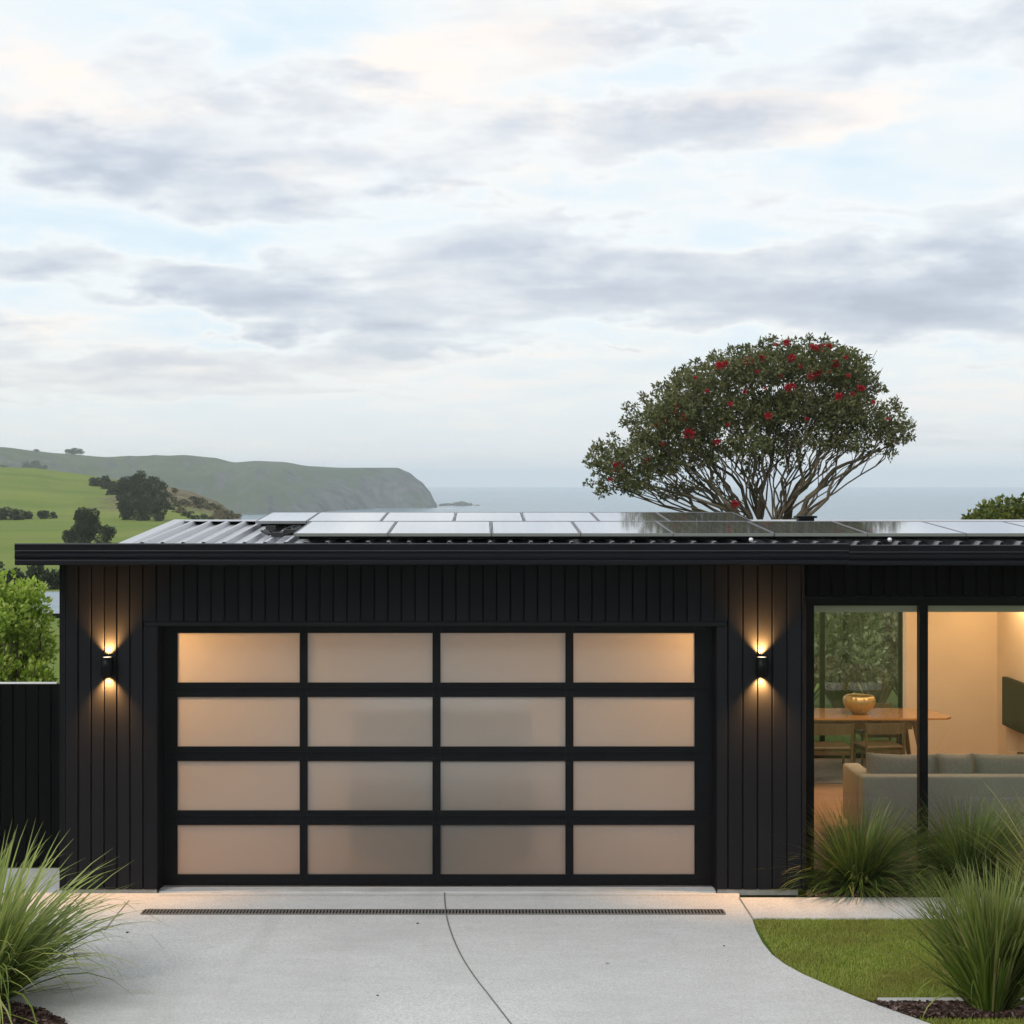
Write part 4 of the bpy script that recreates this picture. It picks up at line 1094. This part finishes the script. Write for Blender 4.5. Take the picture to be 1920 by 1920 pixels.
# furniture
rg = MB(); rg.box(3.1, 5.9, 18.6, IY-.1, FZ+.001, FZ+.012, .003); tag(rg.build('rug', M['rug']), label='flat grey rug under the dining table', cat='rug')
TY0, TY1 = 18.67, 19.52; TZ = .80
tb = empty('dining_table', (4.4,19.1,FZ), label='long timber dining table with splayed legs at the rear of the living room', cat='table')
b = MB(); 
pl = [(3.0,TY0+.05),(3.1,TY0),(5.15,TY0),(5.42,TY0+.02),(5.50,TY0+.12),(5.42,TY1-.12),(5.25,TY1-.02),(5.0,TY1),(3.1,TY1),(3.0,TY1-.05)]
b.prism(pl, 'z', TZ-.022, TZ); b.build('tabletop', M['table_wood'], tb, off=tb.location)
b = MB(); b.box(3.3,5.05,TY0+.13,TY0+.155,TZ-.15,TZ-.0225); b.box(3.3,5.05,TY1-.155,TY1-.13,TZ-.15,TZ-.0225); b.box(3.3,3.33,TY0+.155,TY1-.155,TZ-.15,TZ-.0225); b.box(5.02,5.05,TY0+.155,TY1-.155,TZ-.15,TZ-.0225); b.build('apron', M['leg_wood'], tb, off=tb.location)
for sx_, xx in ((-1,3.28),(1,5.08)):
    for sy_, yy in ((-1,TY0+.16),(1,TY1-.16)):
        b = MB(); b.tube([(xx,yy,TZ-.024),(xx+sx_*.12,yy+sy_*.05,FZ+.012)], [.048,.026], 4); b.build('leg', M['leg_wood'], tb, off=tb.location)
def chair(x, y, rz, label):
    ch = empty('dining_chair', (x,y,FZ+.012), rz, label=label, cat='chair', group='wooden dining chairs at the table')
    b = MB(); b.box(-.23,.23,-.21,.22,.42,.455,.012); b.build('seat', M['chair_wood'], ch)
    b = MB(); b.prism([(-.24,-.235),(-.12,-.265),(.12,-.265),(.24,-.235),(.24,-.215),(.12,-.245),(-.12,-.245),(-.24,-.215)], 'z', .60, .72); b.build('backrest', M['chair_wood'], ch)
    for sx_ in (-1,1):
        b = MB(); b.tube([(sx_*.235,-.225,.73),(sx_*.225,-.20,.44),(sx_*.22,-.235,0)], [.014,.018,.013], 8); b.build('leg', M['chair_wood'], ch)
        b = MB(); b.tube([(sx_*.215,.19,.42),(sx_*.225,.21,0)], [.018,.012], 8); b.build('leg', M['chair_wood'], ch)
    b = MB(); b.box(-.21,.21,-.195,-.175,.36,.41); b.box(-.21,.21,.17,.19,.36,.41); b.box(-.215,-.195,-.175,.17,.36,.41); b.box(.195,.215,-.175,.17,.36,.41); b.build('seat_rail', M['chair_wood'], ch)
    return ch
chair(X(1553,18.55),18.55,0,'wooden dining chair nearest the left window frame')
chair(X(1648,18.6),18.62,R(8),'wooden dining chair behind the left end of the sofa')
chair(X(1640,19.9),19.82,R(180),'wooden dining chair on the far side of the table')
bw = MB(); bw.lathe([(0,.004),(.075,0),(.095,.012),(.10,.03),(.15,.075),(.178,.13),(.18,.165),(.165,.205),(.15,.218),(.142,.214),(.155,.19),(.165,.16),(.16,.12),(.12,.05),(0,.03)], 0,0,0, 72, .07, 18)
o = bw.build('fluted_bowl', M['bowl']); o.location = (X(1611,19.05),19.05,TZ+.001); tag(o, label='amber fluted glass bowl standing on the dining table', cat='bowl')

sf = empty('sofa', (4.8,15.9,FZ), label='grey green fabric sofa with its back to the living room window', cat='sofa')
SX0 = 3.68
b = MB(); b.box(SX0, 6.2, 15.50, 15.70, .12, .70, .03); b.build('backrest', M['sofa_fabric'], sf, off=sf.location)
for a in (SX0, 6.02):
    b = MB(); b.box(a-.0, a+.18, 15.702, 16.38, .12, .685, .03); b.build('arm', M['sofa_arm'], sf, off=sf.location)
b = MB(); b.box(SX0+.185, 6.015, 15.705, 16.36, .12, .40, .02); b.build('base', M['sofa_fabric'], sf, off=sf.location)
for a in (SX0+.06, 6.1):
    for yy in (15.56, 16.3):
        b = MB(); b.tube([(a,yy,.125),(a,yy,FZ)], [.022,.015], 8); b.build('leg', M['leg_wood'], sf, off=sf.location)
def cushion(xa, xb, tilt, label):
    import bmesh
    w_ = (xb-xa)/2; hh = .21; bm = bmesh.new(); bmesh.ops.create_cube(bm, size=2); bmesh.ops.subdivide_edges(bm, edges=bm.edges[:], cuts=7, use_grid_fill=True)
    for v in bm.verts:
        x, y, z = v.co; e = (1-abs(x)**4)*(1-abs(z)**4)
        px_ = x*w_*(1-.03*(1-abs(z))*0); pz_ = z*hh*(1-.07*(1-x*x)) if abs(z) > .5 else z*hh
        v.co = Vector((px_+.0, y*(.022+.075*max(0,e)**.5), pz_*(1+.03*noise.noise(Vector((x*2+xa,z*2,0))))))
    me = bpy.data.meshes.new('sofa_cushion'); bm.to_mesh(me); bm.free(); me.polygons.foreach_set('use_smooth', [True]*len(me.polygons))
    o = link('sofa_cushion', me, M['cushion_fabric']); o.location = ((xa+xb)/2, 15.84, .66); o.rotation_euler = (R(-8),tilt,0)
    tag(o, label=label, cat='cushion', group='loose back cushions on the sofa')
cushion(X(1627,15.8), X(1757,15.8)-.0, R(1.5), 'grey sofa cushion leaning at the left arm')
cushion(X(1760,15.8), X(1828,15.8), 0, 'narrow grey sofa cushion just right of the mullion')
cushion(X(1831,15.8), X(1960,15.8), R(-.6), 'grey sofa cushion at the right frame edge')

tv = empty('television', (SX-.03,19.2,.84), label='large black wall mounted television at the right edge of the living room', cat='television')
b = MB(); b.box(-.04,.025,-.72,.70,-.30,.30,.006); b.build('body', M['tv_black'], tv)
b = MB(); b.box(-.0435,-.0405,-.71,.69,-.29,.29); b.build('screen', M['tv_black'], tv)
b = MB(); b.box(-.03,.03,-.9,.7,0,.03); sh = b.build('niche_shelf', mat('niche_wood', rough=.5, fn=wood_fn((.10,.05,.03),(.16,.09,.05)))); sh.location = (SX+.08,19.0,.205); tag(sh, label='dark timber shelf in the wall niche under the television', cat='shelf')

# planting behind the house seen through the living room
g7 = 'shrubs along the rear lawn behind the living room'
for i, (px, d, h_, w_, lab) in enumerate([(1500,25.3,2.3,1.7,'tall leafy shrub behind the rear window at its left edge'),(1572,25.6,2.5,1.7,'leafy shrub behind the rear window right of its mullion'),(1640,25.2,2.4,1.7,'leafy shrub behind the bowl through the rear window'),(1705,25.5,2.5,1.7,'olive shrub at the right edge of the rear window')]):
    shrub('garden_shrub', (X(px,d),d,-.05), h_, w_, M['bush_leaf'], lab, .085, 60, 400+i, .75, g7)

# ---- side fence at the left
fe = empty('side_fence', (-4.6,FY,0), label='black vertical board side fence with a pale cap left of the garage', cat='fence')
ft = Zz(1281,FY); b = MB(); boards(b, -9.0, X(120,FY), .01, ft-.008, FY, spacing=.117, gap=.008); b.build('boards', M['fence_black'], fe, off=fe.location)
b = MB(); b.box(-9.0, X(120,FY), FY+.0205, FY+.04, .01, ft-.012); b.build('backing', M['black_gap'], fe, off=fe.location)
b = MB(); b.box(-9.0, X(107,FY), FY-.015, FY+.05, ft-.006, ft+.006, .002); b.build('cap_rail', M['light_trim'], fe, off=fe.location)

# ------------------------------------------------------------------ wall lamps (lit)
def wall_lamp(px, label):
    x_ = X(px, WY); z_ = Zz(1248, WY)
    r0 = empty('wall_lamp', (x_, WY, z_), label=label, cat='lamp', group='lit up-and-down lamps on the garage piers')
    cy = -.060; R_ = .052; hh = .083
    b = MB(); b.lathe([(R_-.004,-hh+.012),(R_-.003,-hh),(R_,-hh),(R_,hh),(R_-.003,hh),(R_-.004,hh-.012)], 0, cy, 0, 28); b.build('body', M['black_metal'], r0)
    b = MB(); b.box(-.03,.03,-.016,-.001,-.05,.05,.003); b.build('bracket', M['black_metal'], r0)
    for s in (1,-1):
        b = MB(); b.lathe([(0,s*(hh-.004)),(R_-.0145,s*(hh-.004))], 0, cy, 0, 24); b.build('lens', M['lamp_lens'], r0)
        li = bpy.data.lights.new('lamp_light', 'SPOT'); li.energy = 150; li.color = (1,.50,.15); li.spot_size = R(98); li.spot_blend = 1.0; li.shadow_soft_size = .012
        lo = bpy.data.objects.new('lamp_light', li); COL.objects.link(lo); lo.parent = r0; lo.location = (0, -.044, s*(hh+.004))
        lo.rotation_euler = (R(180)-R(20) if s > 0 else R(17), 0, 0)
wall_lamp(204, 'lit black cylinder wall lamp on the left pier of the garage')
wall_lamp(1426, 'lit black cylinder wall lamp on the right pier of the garage')

# car parked inside the garage, dimly seen through the frosted panes
mat('car_paint', (.13,.17,.21), .35, coat=.5); mat('tyre_rubber', (.01,.01,.01), .8); mat('rear_light', (.25,.01,.01), .3); mat('dark_glass', (.01,.012,.014), .08)
car = empty('parked_car', (-.38,14.62,.006), label='dark blue grey car standing inside the garage, a blurred shape through the frosted panes', cat='car')
b = MB(); b.prism([(0,.30),(0,.85),(.06,.98),(.35,1.42),(.8,1.48),(1.7,1.47),(2.5,1.0),(3.6,.88),(3.95,.72),(4.0,.35),(3.9,.25),(.1,.25)], 'x', -.84, .84); b.build('body', M['car_paint'], car)
b = MB(); b.prism([(.075,1.02),(.335,1.395),(.325,1.40),(.065,1.025)], 'x', -.66, .66); b.build('rear_window', M['dark_glass'], car)
b = MB(); b.box(-.82,.82,-.06,.02,.32,.55,.02); b.build('bumper', M['car_paint'], car)
for sx_ in (-1,1):
    b = MB(); b.box(sx_*.60,sx_*.80,-.012,.03,.70,.86,.01); b.build('rear_light', M['rear_light'], car)
    for yy in (.75,3.25):
        b = MB(); b.tube([(sx_*.66,yy,.32),(sx_*.86,yy,.32)], .32, 28); b.build('wheel', M['tyre_rubber'], car)
# interior lamps
def area(name, loc, size, e, col, rot=(0,0,0), sy=None):
    l = bpy.data.lights.new(name, 'AREA'); l.energy = e; l.color = col; l.size = size
    if sy: l.shape = 'RECTANGLE'; l.size_y = sy
    o = bpy.data.objects.new(name, l); COL.objects.link(o); o.location = loc; o.rotation_euler = rot; return o
def point(name, loc, e, col, r=.06):
    l = bpy.data.lights.new(name, 'POINT'); l.energy = e; l.color = col; l.shadow_soft_size = r
    o = bpy.data.objects.new(name, l); COL.objects.link(o); o.location = loc; return o
point('garage_lamp', (-3.05,14.66,2.36), 62, (1,.50,.16), .10)
point('garage_lamp', (2.12,14.62,2.38), 44, (1,.50,.16), .10)
area('garage_ceiling_lamp', (-.4,16.8,2.65), 2.2, 78, (.93,.97,1), sy=1.4)
area('living_ceiling_lamp', (4.6,17.6,2.42), 2.2, 46, (1,.78,.57), sy=2.6)
point('living_downlight', (6.25,19.3,2.25), 16, (1,.66,.32), .06)

# ------------------------------------------------------------------ haze
b = MB(); b.box(-8200, 8200, -8200, 8200, -26, 62); hz = b.build('haze', None)
hm = bpy.data.materials.new('haze_air'); hm.use_nodes = True; t = NT(hm.node_tree); t.n.remove(t.n['Principled BSDF'])
pv_ = t.node('ShaderNodeVolumePrincipled'); pv_.inputs['Color'].default_value = (.88,.94,1,1); pv_.inputs['Density'].default_value = .00024; pv_.inputs['Anisotropy'].default_value = 0
t.l.new(pv_.outputs[0], t.n['Material Output'].inputs['Volume']); hz.data.materials.append(hm); tag(hz, kind='stuff', label='thin pale sea haze filling the air', cat='haze')

# ------------------------------------------------------------------ render settings
sc.view_settings.view_transform = 'Standard'; sc.view_settings.look = 'None'; sc.view_settings.exposure = 0.28; sc.view_settings.gamma = 1
cy_ = sc.cycles; cy_.use_denoising = True; cy_.max_bounces = 8; cy_.diffuse_bounces = 4; cy_.glossy_bounces = 3; cy_.transmission_bounces = 6; cy_.transparent_max_bounces = 12; cy_.volume_bounces = 4
cy_.sample_clamp_indirect = 6; cy_.caustics_reflective = False; cy_.caustics_refractive = False
